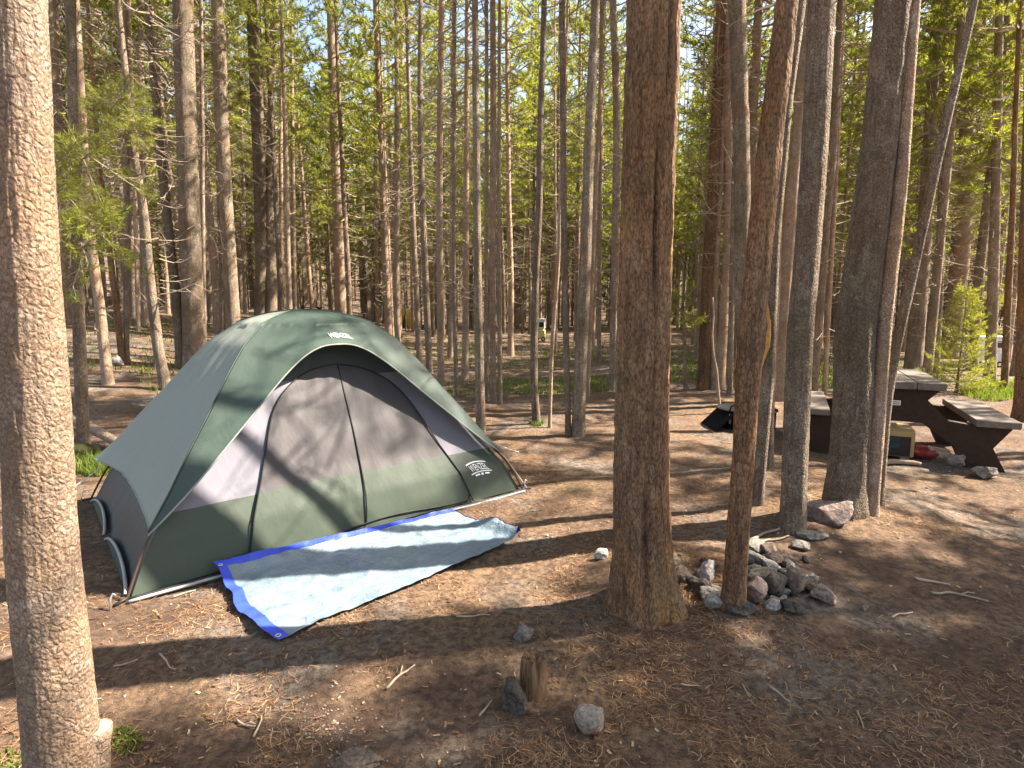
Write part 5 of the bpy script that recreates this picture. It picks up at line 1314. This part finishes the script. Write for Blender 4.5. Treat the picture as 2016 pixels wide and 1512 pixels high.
def litter():
    rg = np.random.default_rng(9)
    cols = [plain('tan_needle', (0.30, 0.17, 0.08), .8, .2), plain('brown_needle', (0.17, 0.085, 0.042), .8, .2), plain('straw_needle', (0.42, 0.28, 0.15), .8, .2), plain('dark_needle', (0.09, 0.05, 0.03), .8, .2)]
    n = 115000
    r = 1.5 + 7.5 * rg.uniform(0, 1, n) ** 1.5; a = np.radians(rg.uniform(-46, 46, n))
    x, y = r * np.sin(a), r * np.cos(a)
    for (hx, hy, hr, hn) in ((0.69, 2.98, .36, 5200), (1.15, 2.96, .22, 1600), (1.88, 3.62, .26, 2200), (2.35, 3.92, .40, 3600)):
        q_ = rg.normal(size=(hn, 2)) * hr * .75; x[:hn] = hx + q_[:, 0]; y[:hn] = hy + q_[:, 1]; x = np.roll(x, -hn); y = np.roll(y, -hn)
    r = np.hypot(x, y)
    den = 0.38 + 1.2 * noise3(x * 1.1, y * 1.1, 0, 81) + 0.9 * noise3(x * 4, y * 4, 0, 82)
    keep = den > rg.uniform(0, 1, n); x, y = x[keep], y[keep]; n = len(x)
    z = ground_z(x, y) + rg.uniform(.002, .010, n)
    th = rg.uniform(0, 2 * np.pi, n); L = rg.uniform(.022, .06, n); w_ = rg.uniform(.0006, .0012, n) * (0.8 + r[keep] * .12)
    d = np.stack([np.cos(th), np.sin(th), rg.normal(size=n) * .10], 1); s = np.stack([-np.sin(th), np.cos(th), 0 * th], 1)
    c = np.stack([x, y, z], 1); bow = s * (L * rg.normal(size=n) * .12)[:, None]
    A, B, Cc = c - d * (L / 2)[:, None], c + bow, c + d * (L / 2)[:, None]
    sw = s * w_[:, None]; up = np.zeros((n, 3)); 
    q = np.concatenate([np.stack([A - sw, A + sw, B + sw, B - sw], 1), np.stack([B - sw, B + sw, Cc + sw, Cc - sw], 1)]).reshape(-1, 3)
    m_ = 5500
    r2 = 1.5 + 8 * rg.uniform(0, 1, m_) ** 1.4; a2 = np.radians(rg.uniform(-46, 46, m_)); x2, y2 = r2 * np.sin(a2), r2 * np.cos(a2)
    c2 = np.stack([x2, y2, ground_z(x2, y2) + rg.uniform(.002, .008, m_)], 1); t2 = rg.uniform(0, 6.28, m_)
    d2 = np.stack([np.cos(t2), np.sin(t2), rg.normal(size=m_) * .2], 1) * rg.uniform(.003, .014, m_)[:, None]; s2 = np.stack([-np.sin(t2), np.cos(t2), rg.normal(size=m_) * .2], 1) * rg.uniform(.002, .006, m_)[:, None]
    q2 = np.stack([c2 - d2 - s2, c2 + d2 - s2 * .6, c2 + d2 + s2, c2 - d2 + s2 * .5], 1).reshape(-1, 3)
    mi = rg.choice(4, n, p=[.27, .40, .08, .25]); o = link('pine_needles', tri_mesh('pine_needles', np.concatenate([q, q2]), 4, cols, np.r_[mi, mi, rg.choice(4, m_, p=[.2, .3, .1, .4])])); tag(o, 'fallen pine needles strewn over the dirt', 'pine needles', None, 'stuff')
litter()
def gravel():
    rg = np.random.default_rng(19); mb = MB()
    base = [rock_verts(700 + i, 1, 4, .1) for i in range(5)]
    def put(px, py, s, m):
        g = G(px, py); V, Fs = base[rg.integers(5)]
        a = rg.uniform(0, 6.28); c, sn = math.cos(a), math.sin(a); q = V * [s, s * rg.uniform(.6, 1), s * .6]
        q = np.stack([q[:, 0] * c - q[:, 1] * sn, q[:, 0] * sn + q[:, 1] * c, q[:, 2]], 1); mb.add(q + g + [0, 0, s * .3], Fs, m)
    for _ in range(260):
        a = rg.normal(size=2); put(635 + a[0] * 42 + a[1] * 20, 1432 + a[1] * 26, rg.uniform(.0015, .005), int(rg.integers(2)))
    for _ in range(300): put(rg.uniform(200, 2016), 1120 + 390 * rg.uniform() ** .8, rg.uniform(.002, .006), int(rg.integers(2)))
    for _ in range(160): put(rg.uniform(1040, 2016), rg.uniform(860, 1120), rg.uniform(.004, .012), int(rg.integers(3)))
    o = link('gravel', mb.mesh('gravel', [RM['tan'], RM['grey'], RM['white']], (0, 0, 0), False)); tag(o, 'small gravel scattered on the dirt', 'gravel', None, 'stuff')
gravel()
